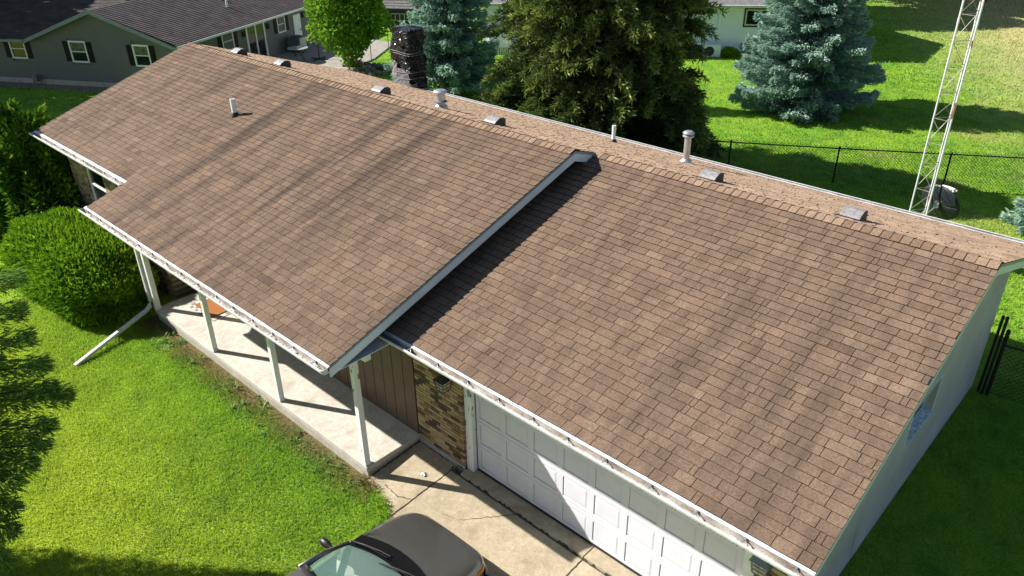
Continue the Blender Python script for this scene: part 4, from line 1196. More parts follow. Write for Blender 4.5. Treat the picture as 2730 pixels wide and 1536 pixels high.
# trees beyond the frame whose shade reaches the picture
for i, (x, y, z, r, h) in enumerate(((-41.5, -2.6, 6.6, 3.4, 3.4), (-47, 1.5, 8.0, 3.6, 3.6), (-46.5, 7.5, 8.5, 3.2, 3.0))):
    blob(('tall shade tree standing street side of the grey house', 'spreading shade tree behind the grey house gable', 'shade tree rising over the dark shingled roof')[i], 'shade_tree', 'tree', (x, y, z), (r, r, h), 3000, M_MAPLE, 60+i, (.55, .42), .05, .3, True, 2.0, .5)
for i, (x, y, z, r, h) in enumerate(((-20, 44.5, 7.0, 4.2, 4.2), (-15, 53.5, 8.5, 5.0, 4.5), (-24, 60, 9, 6, 5), (-8.0, 59, 8, 5, 4.5))):
    blob(('shade tree growing close behind the white house', 'shade tree past the far end of the back lawn', 'large shade tree farther behind the white house', 'shade tree beyond the pale dry ground')[i], 'shade_tree', 'tree', (x, y, z), (r, r, h), 6500, M_MAPLE, 70+i, (.6, .45), .05, .3, True, 2.0, .5)

# ------------------------------------------------------------------ grass
def blades(name, n, xr, yr, hgt, wid, reject, seed, mat, label, dens=None):
    rg = np.random.default_rng(seed)
    x = rg.uniform(*xr, n); y = rg.uniform(*yr, n)
    keep = ~reject(x, y)
    if dens is not None: keep &= rg.random(n) < dens(x, y)
    x, y = x[keep], y[keep]; n = len(x)
    z = zt(x, y)
    a = rg.uniform(0, 6.283, n); h = hgt*rg.uniform(.45, 1.55, n); w = wid*rg.uniform(.6, 1.4, n)
    cl = .5+.5*np.sin(x*3.1+np.sin(y*2.3)*2)*np.sin(y*3.7+np.sin(x*1.9)*2); h *= .75+.5*cl
    lean = rg.uniform(.15, .9, n)*h; b = rg.uniform(0, 6.283, n)
    B = np.stack([x, y, z-.005], 1); s = np.stack([np.cos(a), np.sin(a), np.zeros(n)], 1)*(w/2)[:, None]
    mid = B+np.stack([np.cos(b)*lean*.35, np.sin(b)*lean*.35, h*.6], 1)
    tip = B+np.stack([np.cos(b)*lean, np.sin(b)*lean, h*.95], 1)
    V = np.stack([B-s, B+s, mid+s*.7, tip, mid-s*.7], 1).reshape(-1, 3)
    F = np.arange(n*5).reshape(-1, 5)
    me = np_mesh(name, V, F, mat, attrs={'rnd': rg.random(n)})
    return tag(put(name, me), label, 'grass', kind='stuff')
def rej_front(x, y):
    house_ = (y > YSF-.005) & (x < XSR+.03)
    drv = (x > -.40) & (x < 5.55)
    walk = (x > -1.34) & (y > -1.40-.25*np.clip(x+1.3, 0, 1)+.10*np.sin(x*9))
    hedge = (((x+12.45)/2.3)**2+((y+1.85)/.95)**2) < 1
    return house_ | drv | (walk & (x <= -.40)) | hedge
near = lambda x, y: np.clip(1.25-.0*x, 0, 1)
soil = lambda x, y: np.where((y > -1.75) & (x > -9.5), np.clip((-1.32-y)/.43, .12, 1), 1.0)
def in_white(x, y):
    dx, dy = x+24.06, y-24.32
    return (dx*-.588+dy*.809 > -.05) & (dx*.809+dy*.588 < 19.1) & (dx*-.588+dy*.809 < 9.5)
blades('grass', 400000, (-13, -.3), (-7.2, -1.2), .048, .0095, rej_front, 81, M_BLADE, 'short bright lawn grass in front of the porch', soil)
blades('grass', 70000, (-22, -9), (-5.5, 4.0), .06, .022, lambda x, y: ((y > -1.1) & (x > -15.4)) | rej_front(x, y), 82, M_BLADE, 'lawn grass beside the yew shrubs and far gable')
blades('grass', 60000, (5.5, 10.5), (-1.5, 9.5), .06, .014, lambda x, y: x < 5.50, 83, M_BLADE, 'shaded grass along the pale garage side wall')
blades('grass', 210000, (-24, 14), (9.6, 32), .075, .026, lambda x, y: (y < 9.3) | in_white(x, y), 84, M_BLADE, 'back lawn grass between the house and the white house', lambda x, y: np.clip(.35+.04*(x+10)+.015*(32-y), .35, 1))
blades('grass', 110000, (-26, 18), (31, 62), .08, .05, lambda x, y: in_white(x, y), 85, M_BLADE, 'far back lawn grass beyond the blue spruce')
blades('grass', 36000, (-40, -22), (-2, 24), .07, .045, lambda x, y: (x+28.2)*-.88+(y-8.7)*-.0 > 999, 86, M_BLADE, 'lawn grass round the grey neighbouring house')
EDGE = np.array([(-1.36, -1.37), (-1.05, -1.47), (-.62, -1.59), (-.40, -1.70), (-.385, -2.6), (-.385, -6.5)])
def near_edge(x, y):
    d = np.full(len(x), 9.0)
    for a, b in zip(EDGE[:-1], EDGE[1:]):
        ab = b-a; t = np.clip(((x-a[0])*ab[0]+(y-a[1])*ab[1])/(ab@ab), 0, 1)
        d = np.minimum(d, np.hypot(x-a[0]-t*ab[0], y-a[1]-t*ab[1]))
    return np.clip(1.1-d/(.06+.07*(.5+.5*np.sin(x*31+y*17))), 0, 1)
blades('grass', 60000, (-1.6, -.2), (-6.5, -1.25), .115, .011, lambda x, y: (x > -1.33) & (y > -1.30), 89, M_BLADE, 'longer grass overhanging the edge of the walk and drive', near_edge)
blades('clover', 15000, (-5.5, -.4), (-6.5, -1.45), .035, .034, rej_front, 87, M_WEED, 'broad leaved clover in the lawn by the drive', lambda x, y: np.clip(1.1-.25*np.hypot(x+1.6, y+2.6), .05, 1))
blades('weeds', 420, (-9.2, -1.4), (-1.95, -1.36), .11, .05, rej_front, 88, M_WEED, 'pale leafy weeds along the foot of the porch slab', lambda x, y: np.where(np.sin(x*5.1)+np.sin(x*2.3+1) > .5, 1, .06))

# ------------------------------------------------------------------ fence, gate, tower, dish
def chain(mb, A, B, h0, h1, pitch=.10, r=.0050):
    A, B = np.array(A, float), np.array(B, float); L = np.linalg.norm(B-A); u = (B-A)/L; H = h1-h0
    for sgn in (1, -1):
        s = -H if sgn > 0 else 0
        while s < L+(H if sgn < 0 else 0):
            a, b = s, s+sgn*H; za, zb_ = h0, h1
            t0, t1 = 0, 1
            for lo, hi in ((0, L),):
                if b != a:
                    tl, th_ = sorted(((lo-a)/(b-a), (hi-a)/(b-a))); t0, t1 = max(t0, tl), min(t1, th_)
            if t1 > t0+.01:
                p = A+u*(a+(b-a)*t0)+np.array([0, 0, za+(zb_-za)*t0]); q = A+u*(a+(b-a)*t1)+np.array([0, 0, za+(zb_-za)*t1])
                mb.tube([p, q], r, 3, cap=False)
            s += pitch
fz = -.22
FP = [(-12.7, 11.2), (-9.9, 12.75), (-7.1, 14.35), (-4.20, 15.93), (-1.29, 17.63), (1.54, 19.37), (4.2, 21.0)]
fence = thing('chain_link_fence', 'black chain link fence crossing the back lawn behind the house', 'fence', (FP[3][0], FP[3][1], fz))
for p in FP:
    mb = MB(); mb.tube([(p[0], p[1], fz-.1), (p[0], p[1], fz+1.20)], .028, 8); mb.lathe([(.034, 1.20), (.034, 1.22), (.02, 1.245), (.001, 1.25)], (p[0], p[1], fz), 8); mb.build('post', M_BLACK, fence)
for a, b in zip(FP[:-1], FP[1:]):
    mb = MB(); mb.tube([(a[0], a[1], fz+1.17), (b[0], b[1], fz+1.17)], .021, 8); mb.build('top_rail', M_BLACK, fence)
mb = MB()
for a, b in zip(FP[:-1], FP[1:]): chain(mb, (a[0], a[1], fz), (b[0], b[1], fz), .03, 1.26)
tag(mb.build('wire_mesh', M_BLACK, fence), kind='stuff')
fence2 = thing('chain_link_gate', 'black chain link gate with doubled posts by the garage rear corner', 'gate', (5.69, 8.48, fz))
for (x, y, h, r) in ((5.62, 8.50, 1.75, .028), (5.70, 8.46, 1.78, .03), (5.78, 8.50, 1.50, .038)):
    mb = MB(); mb.tube([(x, y, fz-.1), (x, y, fz+h)], r, 8); mb.lathe([(r+.004, h-.02), (r+.004, h), (.001, h+.03)], (x, y, fz), 8); mb.build('post', M_BLACK, fence2)
mb = MB(); mb.tube([(5.78, 8.50, fz+1.17), (8.6, 8.9, fz+1.17)], .021, 8); mb.build('top_rail', M_BLACK, fence2)
mb = MB(); mb.tube([(8.6, 8.9, fz-.1), (8.6, 8.9, fz+1.2)], .028, 8); mb.build('post', M_BLACK, fence2)
mb = MB(); chain(mb, (5.80, 8.5, fz), (8.6, 8.9, fz), .03, 1.24); tag(mb.build('wire_mesh', M_BLACK, fence2), kind='stuff')

tower = thing('radio_tower', 'tall slim galvanised lattice radio tower with rust streaks behind the garage', 'tower', (2.55, 13.4, fz))
def mat_tower():
    m, nt, b = nodes('tower_steel'); p = pos(nt)
    f = noise(nt, p, 1.1, 3, .6, (2.5, 2.5, .7)); k = ramp_v(nt, f, .64, .655)
    c = mix(nt, k, (.72, .75, .78), (.30, .115, .055)); nt.links.new(c, b.inputs['Base Color'])
    b.inputs['Roughness'].default_value = .45; b.inputs['Metallic'].default_value = .25
    return m
M_TOWER = mat_tower(); M_ROD = simple('tower_brace_rod', (.34, .30, .26), .55, .3, var=.3)
tc = np.array([2.55, 13.4]); RT = .245
leg = [tc+RT*np.array([math.cos(a), math.sin(a)]) for a in (math.radians(200), math.radians(320), math.radians(80))]
TZ1 = 15.0
for p in leg:
    mb = MB()
    z = fz
    while z < TZ1:
        mb.tube([(p[0], p[1], z), (p[0], p[1], min(z+3.05, TZ1))], .021, 8); mb.tube([(p[0], p[1], z-.06), (p[0], p[1], z+.06)], .026, 8); z += 3.05
    mb.build('leg', M_TOWER, tower)
for i in range(3):
    a, b = leg[i], leg[(i+1) % 3]; mb = MB(); z = fz+.25; k = 0
    while z < TZ1-.6:
        mb.tube([(a[0], a[1], z), (b[0], b[1], z)], .008, 5)
        p, q = (a, b) if k % 2 == 0 else (b, a)
        mb.tube([(p[0], p[1], z+.02), (q[0], q[1], z+.58)], .007, 5)
        z += .6; k += 1
    mb.build('lattice_brace', M_ROD, tower)
# satellite dish
dish = thing('satellite_dish', 'dark grey satellite dish clamped low on the radio tower', 'satellite dish', (2.75, 13.75, fz))
dc = np.array([2.86, 13.72, 1.46]); dn = np.array([.30, .88, .28]); dn /= np.linalg.norm(dn)
ux = np.cross(dn, (0, 0, 1)); ux /= np.linalg.norm(ux); uy = np.cross(ux, dn)
rs = np.linspace(0, 1, 8); an = np.linspace(0, 2*math.pi, 33)
dp = np.array([[dc+ux*.54*r*math.cos(a)+uy*.50*r*math.sin(a)+dn*(.10*r*r-.08) for a in an] for r in rs])
M_DISH = simple('dish_dark_grey', (.014, .019, .026), .5)
o = MB().grid(dp).build('reflector', M_DISH, dish, smooth=True); s = o.modifiers.new('t', 'SOLIDIFY'); s.thickness = .012
mb = MB(); mb.tube([dc-dn*.08-uy*.05, dc-dn*.2-uy*.06, np.array([leg[1][0], leg[1][1], 1.25])], .022, 7); mb.box(dc-dn*.12, (.12, .12, .14)); mb.build('mount', M_GALV, dish)
mb = MB(); e = dc+dn*.34+uy*.16; mb.tube([dc-uy*.38+dn*.02, dc-uy*.1+dn*.35, e-uy*.15], .014, 6); mb.build('feed_arm', M_GALV, dish)
mb = MB()
for k in (-1, 0, 1):
    mb.box(e+ux*.11*k+uy*.05, (.07, .07, .06))
mb.tube([e-ux*.20+uy*.08, e+uy*.10, e+ux*.20+uy*.08], .03, 8)
mb.build('receiver', M_PVC, dish)

# ------------------------------------------------------------------ grey neighbouring house
M_GREY = simple('grey_green_siding', (.122, .130, .132), .7, var=.05, scale=2)
M_GREYT = simple('grey_blue_trim', (.20, .24, .28), .6)
def mat_dark_roof():
    m, nt, b = nodes('dark_shingle_roof'); p = pos(nt)
    f = noise(nt, p, 2.2, 4, .6); g = noise(nt, p, 24, 3, .7)
    c = ramp(nt, f, [(.3, (.055, .046, .049)), (.7, (.100, .086, .087))]); c = mix(nt, .5, c, ramp(nt, g, [(.3, (.2, .2, .2)), (.7, (.8, .8, .8))]), 'OVERLAY')
    nt.links.new(c, b.inputs['Base Color']); b.inputs['Roughness'].default_value = .95; b.inputs['Specular IOR Level'].default_value = .15
    return m
M_DROOF = mat_dark_roof()
GA = np.array([-37.57, 3.85, -.22]); GU = np.array([.869, .494, 0]); GNv = np.array([-.432, .902, 0])
GB = GA+GU*10.35                                   # right hand corner of the gable wall
gh = thing('grey_house', 'grey green neighbouring house with white windows, black shutters and dark roof', 'house', tuple(GB))
GN = np.array([-GU[1], GU[0], 0])                   # outward is -GN for the gable wall
PK, ZPK, ZEV = 6.4, 3.42, 1.98
def gw(s, z, off=0.0): return GA+GU*s-GN*off+np.array([0, 0, z+.22])
sl_g = (ZPK-ZEV)/(10.4-PK)
def ztop(s): return ZPK-.12-sl_g*abs(s-PK) if s > 2.3 else ZEV-.05
# wall core
mb = MB()
mb.prism([gw(-9, -.25, -.04), gw(10.35, -.25, -.04), gw(10.35, ztop(10.35), -.04), gw(PK, ztop(PK), -.04), gw(2.45, ztop(2.45), -.04), gw(-9, ZEV-.05, -.04)], GN*.15); mb.build('gable_wall', M_GREY, gh)
holes = [(1.20, 2.10, 1.00, 1.93), (4.60, 5.55, .95, 1.95), (8.05, 8.92, .90, 1.90)]
z = .06
while z < ZPK-.2:
    z1 = z+.205
    s0, s1 = -9, 10.36
    def lim(zz):
        if zz <= ZEV-.05: return -9, 10.36
        d = (ZPK-.12-zz)/sl_g; return PK-d, PK+d
    a0, b0 = lim(z); a1, b1 = lim(min(z1, ZPK-.14))
    if b1-a1 > .05:
        cuts = [(a0, b0, a1, b1)]
        segs = []
        hs_ = sorted([(h[0]-.02, h[1]+.02) for h in holes if h[2] < z1 and h[3] > z])
        cur0, cur1 = a0, a1
        for h0, h1 in hs_:
            segs.append((cur0, h0, cur1, h0)); cur0 = cur1 = h1
        segs.append((cur0, b0, cur1, b1))
        mb = MB()
        for (p0, q0, p1, q1) in segs:
            if q0-p0 < .02: continue
            mb.add([gw(p0, z, .022), gw(q0, z, .022), gw(q1, z1-.002, .004), gw(p1, z1-.002, .004), gw(p0, z, -.04), gw(q0, z, -.04), gw(q1, z1-.002, -.04), gw(p1, z1-.002, -.04)],
                   [(0, 1, 2, 3), (0, 4, 5, 1), (3, 2, 6, 7), (1, 5, 6, 2), (0, 3, 7, 4)])
        mb.build('siding_board', M_GREY, gh)
    z += .2
mb = MB(); mb.prism([gw(-9, -.25, .02), gw(10.35, -.25, .02), gw(10.35, .055, .02), gw(-9, .055, .02)], GN*.05); mb.build('foundation', M_FOUND, gh)
M_SHUT = simple('black_shutter', (.006, .006, .008), .6, spec=.2)
M_REFL = simple('pale_reflection', (.12, .135, .085), .8, var=.3)  # pale reflection in the upper panes, painted as a flat colour
def gwin(fn, s0, s1, z0, z1, shut=True, refl=.5, sub=True):
    fwd = .035; t = .075
    mb = MB()
    def fr(a, b, c, d, o0, o1): 
        mb.prism([fn(a, c, o1), fn(b, c, o1), fn(b, d, o1), fn(a, d, o1)], fn(0, 0, o0)-fn(0, 0, o1))
    fr(s0, s0+t, z0, z1, -.03, fwd); fr(s1-t, s1, z0, z1, -.03, fwd); fr(s0+t, s1-t, z1-t, z1, -.03, fwd); fr(s0+t, s1-t, z0, z0+t, -.03, fwd+.02)
    fr(s0+t, s1-t, (z0+z1)/2-.02, (z0+z1)/2+.02, -.03, fwd-.015)
    w = mb.build('window', M_WHITE, gh)
    mb = MB(); fr(s0+t, s1-t, z0+t, (z0+z1)/2-.02, -.03, -.005); mb.build('pane', M_GLASS, w)
    mb = MB(); fr(s0+t, s1-t, (z0+z1)/2+.02, z1-t, -.03, -.002); mb.build('pane', M_REFL if refl > .5 else M_GLASS, w)
    if shut:
        for a, b in ((s0-.30, s0-.01), (s1+.01, s1+.30)):
            mb = MB(); fr(a, b, z0+.03, z1-.03, .012, .045); sh = mb.build('shutter', M_SHUT, gh)
for i, h in enumerate(holes): gwin(gw, *h, True, 1 if i else 0)
# long wall
def gl(s, z, off=0.0): return GB+GNv*s+np.array([GNv[1], -GNv[0], 0])*off+np.array([0, 0, z+.22])
mb = MB(); mb.prism([gl(0, -.25), gl(14.5, -.25), gl(14.5, 1.93), gl(0, 1.93)], -np.array([GNv[1], -GNv[0], 0])*.15); mb.build('long_wall', M_GREY, gh)
gwin(gl, 3.3, 4.25, .92, 1.86); gwin(gl, 8.2, 9.0, .92, 1.80); gwin(gl, 12.3, 13.1, .92, 1.80)
def lb(name, s0, s1, z0, z1, o0, o1, mat, par=gh):
    return MB().prism([gl(s0, z0, o1), gl(s1, z0, o1), gl(s1, z1, o1), gl(s0, z1, o1)], gl(0, 0, o0)-gl(0, 0, o1)).build(name, mat, par)
sd = lb('sliding_door_frame', 5.30, 6.98, 1.74, 1.83, .0, .05, M_WHITE)
for a, b in ((5.30, 5.42), (6.86, 6.98), (6.08, 6.18)): lb('door_stile', a, b, -.08, 1.739, .0, .05, M_WHITE, sd)
lb('door_track', 5.42, 6.86, -.08, .0, .0, .06, M_WHITE, sd)
lb('pane', 5.43, 6.07, .01, 1.735, .0, .02, M_GLASS, sd); lb('pane', 6.19, 6.85, .01, 1.735, .0, .015, M_GLASS, sd)
bd = lb('back_door', 9.82, 10.55, -.08, 1.62, .0, .04, M_WHITE)
lb('door_handle', 10.40, 10.45, .70, .80, .041, .08, M_BLACK, bd)
for s in (5.08, 7.28, 10.85):
    b_ = MB().box(gl(s, 1.45, .07), (.13, .13, .22)).build('wall_light', M_BLACK, gh); MB().box(gl(s, 1.60, .05), (.18, .18, .05)).build('lamp_top', M_BLACK, b_)
# roofs with real courses
def course_roof(name, fn, n, mat=M_DROOF):
    """fn(f0,f1) -> 4 corner points of a course between slope fractions"""
    mb = MB()
    for i in range(n):
        q = [np.array(v, float) for v in fn(i/n, (i+1)/n)]
        nv = np.cross(q[1]-q[0], q[3]-q[0]); nv /= np.linalg.norm(nv); nv *= np.sign(nv[2])
        a, b, c, d = q[0]+nv*.022, q[1]+nv*.022, q[2]+nv*.002, q[3]+nv*.002
        mb.add([a, b, c, d, q[0], q[1]], [(0, 1, 2, 3), (4, 5, 1, 0)])
    return mb.build(name, mat, gh)
ov = .32
eR0, eR1 = gl(-ov, ZEV, ov), gl(15.0, ZEV, ov)
rg0, rg1 = gw(PK, ZPK, ov), gw(PK, ZPK, ov)+GNv*(15.3+0)
course_roof('roof', lambda a, b: (eR0+(rg0-eR0)*a, eR1+(rg1-eR1)*a, eR1+(rg1-eR1)*b, eR0+(rg0-eR0)*b), 30)
eL0 = gw(2.35, ZPK-sl_g*(PK-2.35)-.0, ov); eL1 = eL0+GNv*15.3
course_roof('roof', lambda a, b: (eL0+(rg0-eL0)*a, eL1+(rg1-eL1)*a, eL1+(rg1-eL1)*b, eL0+(rg0-eL0)*b), 30)
w0, w1 = gw(-9.5, ZEV, ov), gw(2.75, ZEV, ov); k0, k1 = gw(-9.5, ZPK+.25, -4.6), gw(6.6, ZPK+.25, -4.6)
course_roof('roof', lambda a, b: (w0+(k0-w0)*a, w1+(k1-w1)*a, w1+(k1-w1)*b, w0+(k0-w0)*b), 34)
k2, k3 = gw(-9.5, ZEV, -10.5), gw(6.6, ZEV, -10.5)
course_roof('roof', lambda a, b: (k2+(k0-k2)*a, k3+(k1-k3)*a, k3+(k1-k3)*b, k2+(k0-k2)*b), 34)
mb = MB()
dz = np.array([0, 0, -.17])
for a, b in ((gw(2.35, ZPK-sl_g*(PK-2.35)-.005, ov+.002), gw(PK, ZPK-.005, ov+.002)), (gw(PK, ZPK-.005, ov+.002), gw(10.72, ZPK-.005-sl_g*(10.72-PK), ov+.002))):
    mb.prism([a, b, b+dz, a+dz], -GN*.03)
mb.build('rake_board', M_GREYT, gh)
mb = MB(); a, b = gl(-ov, ZEV-.02, ov+.003), gl(15.0, ZEV-.02, ov+.003); o_ = np.array([GNv[1], -GNv[0], 0])*.10
mb.prism([a, b, b+np.array([0, 0, -.1]), a+np.array([0, 0, -.1])], o_); mb.build('gutter', M_ALU, gh)
mb = MB(); a, b = gw(-9.5, ZEV-.02, ov+.003), gw(2.4, ZEV-.02, ov+.003); mb.prism([a, b, b+np.array([0, 0, -.1]), a+np.array([0, 0, -.1])], -GN*.1); mb.build('gutter', M_GREYT, gh)
mb = MB(); mb.prism([gl(-.02, ZEV-.1, 0), gl(14.8, ZEV-.1, 0), gl(14.8, ZEV-.1, ov), gl(-.02, ZEV-.1, ov)], (0, 0, .02)); mb.build('soffit', M_GREYT, gh)
for (s, f) in ((6.6, .42), (12.2, .30)):
    q = eR0+(rg0-eR0)*f+GNv*s
    mb = MB(); mb.tube([q-np.array([0, 0, .1]), q+np.array([0, 0, .36])], .055, 10); mb.build('vent_pipe', M_PVC, gh)
# gas meter
gm_ = thing('gas_meter', 'small grey gas meter at the foot of the grey gable wall', 'gas meter', tuple(gw(2.35, -.22, .2)))
MB().box(gw(2.35, .12, .18), (.26, .22, .28), 0, rotz(.51)).build('meter_body', M_GREYMET, gm_, bevel=.03)
mb = MB(); mb.tube([gw(2.15, -.22, .18), gw(2.15, .22, .18), gw(2.35, .30, .18), gw(2.6, .24, .18), gw(2.6, -.22, .18)], .025, 7); mb.build('pipework', M_GREYMET, gm_)
# gravel bed along the wall
M_GRAVEL = simple('gravel', (.24, .20, .17), .95, var=.5, scale=18, bumpy=.6)
mb = MB(); mb.prism([gw(-9, -.215, .02), gw(10.6, -.215, .02), gw(10.6, -.215, .75), gw(-9, -.215, .75)], (0, 0, .03)); tag(mb.build('gravel_bed', M_GRAVEL), 'pale gravel strip along the grey gable wall', kind='structure')
# patio
mb = MB(); mb.prism([gl(2.5, -.22, .02), gl(13.5, -.22, .02), gl(12.6, -.22, 4.9), gl(8.5, -.22, 5.6), gl(2.5, -.22, 5.2)], (0, 0, .08)); tag(mb.build('patio', M_PATIO), 'grey concrete patio behind the grey house', kind='structure')
PZ = -.14
tb = thing('patio_table', 'round glass topped patio table with dark legs', 'table', (-29.6, 15.9, PZ))
mb = MB(); mb.lathe([(.001, .70), (.52, .70), (.54, .71), (.54, .725), (.001, .725)], (-29.6, 15.9, PZ), 26); mb.build('table_top', simple('frosted_glass', (.30, .36, .33), .15), tb)
for k in range(4):
    a = k*1.571+.4; mb = MB(); mb.tube([(-29.6+.45*math.cos(a), 15.9+.45*math.sin(a), PZ+.69), (-29.6+.2*math.cos(a), 15.9+.2*math.sin(a), PZ+.35), (-29.6+.42*math.cos(a), 15.9+.42*math.sin(a), PZ)], .016, 6); mb.build('leg', M_BLACK, tb)
mb = MB(); a = np.arange(17)/16*6.283; mb.tube(np.stack([-29.6+.22*np.cos(a), 15.9+.22*np.sin(a), np.full(17, PZ+.35)], 1), .012, 5, cap=False); mb.build('brace_ring', M_BLACK, tb)
us = thing('umbrella_stand', 'black cross shaped umbrella stand on the patio', 'umbrella stand', (-29.3, 16.95, PZ))
MB().box((-29.3, 16.95, PZ+.03), (1.0, .09, .05), 0, rotz(.3)).box((-29.3, 16.95, PZ+.03), (.09, 1.0, .05), 0, rotz(.3)).build('base', M_BLACK, us)
mb = MB(); mb.tube([(-29.3, 16.95, PZ), (-29.3, 16.95, PZ+1.0)], .03, 8); mb.build('pole', M_BLACK, us)
ac = thing('air_conditioner', 'beige air conditioner unit against the grey house by its back door', 'air conditioner', tuple(gl(9.0, -.14, .6)))
MB().box(gl(9.0, .28, .62), (.72, .72, .75), 0, rotz(.45)).build('cabinet', M_GREYMET, ac, bevel=.03)
MB().box(gl(9.0, .30, 1.0), (.60, .012, .62), 0, rotz(math.atan2(GNv[1], GNv[0]))).build('side_grille', simple('beige_panel', (.50, .46, .38), .6), ac)
mb = MB(); mb.lathe([(.001, .67), (.28, .67), (.28, .70), (.001, .71)], tuple(gl(9.0, 0, .62)), 18); mb.build('fan_guard', M_BLACK, ac)
# rockery steps and hand rail
rk = thing('gravel_mound', 'rough stone edged gravel mound by the patio hand rail', 'rockery', (-25.6, 17.4, -.22))
rgk = random.Random(9)
for k in range(46):
    a = rgk.uniform(0, 6.28); q = rgk.random()**.5
    sx = rgk.uniform(.10, .26); cx, cy = -25.7+1.9*q*math.cos(a)*.9, 17.2+1.0*q*math.sin(a)
    mb = MB(); V = []
    for (zz, rr) in ((0, 1), (.6, .92), (1, .55)):
        for j in range(6): V.append((cx+sx*rr*math.cos(j*1.047+k)*rgk.uniform(.8, 1.1), cy+sx*.7*rr*math.sin(j*1.047+k), -.24+sx*zz*.8+.28*(1-q)))
    mb.add(V, [(i*6+j, i*6+(j+1) % 6, (i+1)*6+(j+1) % 6, (i+1)*6+j) for i in range(2) for j in range(6)]+[tuple(range(12, 18))]); mb.build('stone', M_STONE if False else M_GRAVEL, rk)
hr = thing('hand_rail', 'black metal hand rail sloping over the stone mound', 'hand rail', (-26.3, 17.3, -.22))
mb = MB(); mb.tube([(-26.4, 16.9, .25), (-26.9, 18.6, .70), (-27.9, 20.6, 1.0)], .022, 7); mb.build('rail', M_BLACK, hr)
for (x, y, z) in ((-26.45, 17.05, .28), (-26.9, 18.6, .70), (-27.9, 20.6, 1.0)):
    mb = MB(); mb.tube([(x, y, -.25), (x, y, z)], .02, 7); mb.build('post', M_BLACK, hr)
MB().box((-26.75, 16.4, -.20), (3.0, .28, .14), 0, rotz(.85)).build('kerb', M_FOUND, rk)
# blue tarpaulin on the far roof
q = gw(-1.2, ZPK+.28, -4.75)
o = crumple('blue_tarpaulin', (q[0], q[1]), (1.8, 1.2), q[2]-.25, q[2]+.22, simple('blue_tarp', (.10, .33, .62), .4, var=.5, scale=6), None, 12, .10, (22, 10), .5)
tag(o, 'crumpled blue and white tarpaulin on the far roof ridge', 'tarpaulin')

# ------------------------------------------------------------------ white neighbouring house
WA = np.array([-24.06, 24.32, -.22]); WU = np.array([.809, .588, 0]); WN = np.array([-.588, .809, 0])
wh = thing('white_house', 'white clapboard house with dark framed window beyond the back lawn', 'house', tuple(WA))
def ww(s, z, off=0.0): return WA+WU*s-WN*off+np.array([0, 0, z+.22])
M_CLAP = simple('white_clapboard', (.84, .86, .98), .55, var=.03, scale=2)
LW = 19.0
mb = MB(); mb.prism([ww(0, -.25, -.03), ww(LW, -.25, -.03), ww(LW, 2.4, -.03), ww(0, 2.4, -.03)], WN*.15); mb.prism([ww(0, -.25, -.18), ww(.15, -.25, -.18), ww(.15, 2.4, -.18), ww(0, 2.4, -.18)], WN*9); mb.prism([ww(LW-.15, -.25, -.18), ww(LW, -.25, -.18), ww(LW, 2.4, -.18), ww(LW-.15, 2.4, -.18)], WN*9); mb.build('wall', M_CLAP, wh)
mb = MB(); z = .02; wz0, wz1, ws0, ws1 = 1.26, 2.22, 13.85, 15.55
while z < 2.36:
    z1 = z+.112
    segs = [(.1, LW-.02)] if (z1 < wz0 or z > wz1) else [(.1, ws0), (ws1, LW-.02)]
    for a, b in segs:
        mb.add([ww(a, z, .030), ww(b, z, .030), ww(b, z1, .002), ww(a, z1, .002), ww(a, z, -.03), ww(b, z, -.03)], [(0, 1, 2, 3), (4, 5, 1, 0)])
    z += .112
mb.build('clapboards', M_CLAP, wh)
def wb(name, s0, s1, z0, z1, o0, o1, mat, par=wh):
    return MB().prism([ww(s0, z0, o1), ww(s1, z0, o1), ww(s1, z1, o1), ww(s0, z1, o1)], ww(0, 0, o0)-ww(0, 0, o1)).build(name, mat, par)
wb('foundation', 0, LW, -.25, .018, -.02, .004, M_FOUND)
wb('corner_board', -.02, .1, .0, 2.38, -.02, .03, M_WHITE)
wb('corner_board', LW-.1, LW+.02, .0, 2.38, -.02, .03, M_WHITE)
wb('downspout', 12.58, 12.68, .05, 2.35, .018, .08, M_CLAP)
wf = wb('window', ws0, ws1, wz1-.07, wz1, -.02, .05, M_BLACK)
for a, b, c, d in ((ws0, ws0+.07, wz0, wz1-.071), (ws1-.07, ws1, wz0, wz1-.071), (ws0+.07, ws1-.07, wz0, wz0+.07)): wb('window_frame', a, b, c, d, -.02, .05, M_BLACK, wf)
for a, b, c, d in ((ws0+.07, ws0+.15, wz0+.07, wz1-.07), (ws1-.15, ws1-.07, wz0+.07, wz1-.07), ((ws0+ws1)/2-.06, (ws0+ws1)/2+.06, wz0+.07, wz1-.07), (ws0+.15, ws1-.15, wz1-.14, wz1-.07), (ws0+.15, ws1-.15, wz0+.07, wz0+.14)):
    wb('sash', a, b, c, d, -.02, .025 if b-a < .5 else .022, simple('cream_sash', (.62, .60, .52), .5) if 'cream_sash' not in MATS else MATS['cream_sash'], wf)
wb('pane', ws0+.15, (ws0+ws1)/2-.06, wz0+.14, wz1-.14, -.02, .0, M_GLASS, wf); wb('pane', (ws0+ws1)/2+.06, ws1-.15, wz0+.14, wz1-.14, -.02, .0, M_GLASS, wf)
WE0, WE1 = ww(-.5, 2.42, .5), ww(LW+.5, 2.42, .5); WR0, WR1 = ww(-.5, 4.3, -4.5), ww(LW+.5, 4.3, -4.5); WB0, WB1 = ww(-.5, 2.42, -9.7), ww(LW+.5, 2.42, -9.7)
mb = MB(); mb.prism([WE0, WE1, WR1, WR0], (0, 0, -.1)); mb.prism([WR0, WR1, WB1, WB0], (0, 0, -.1)); mb.build('roof', simple('grey_shingle_roof', (.17, .165, .165), .9, var=.3, scale=8), wh)
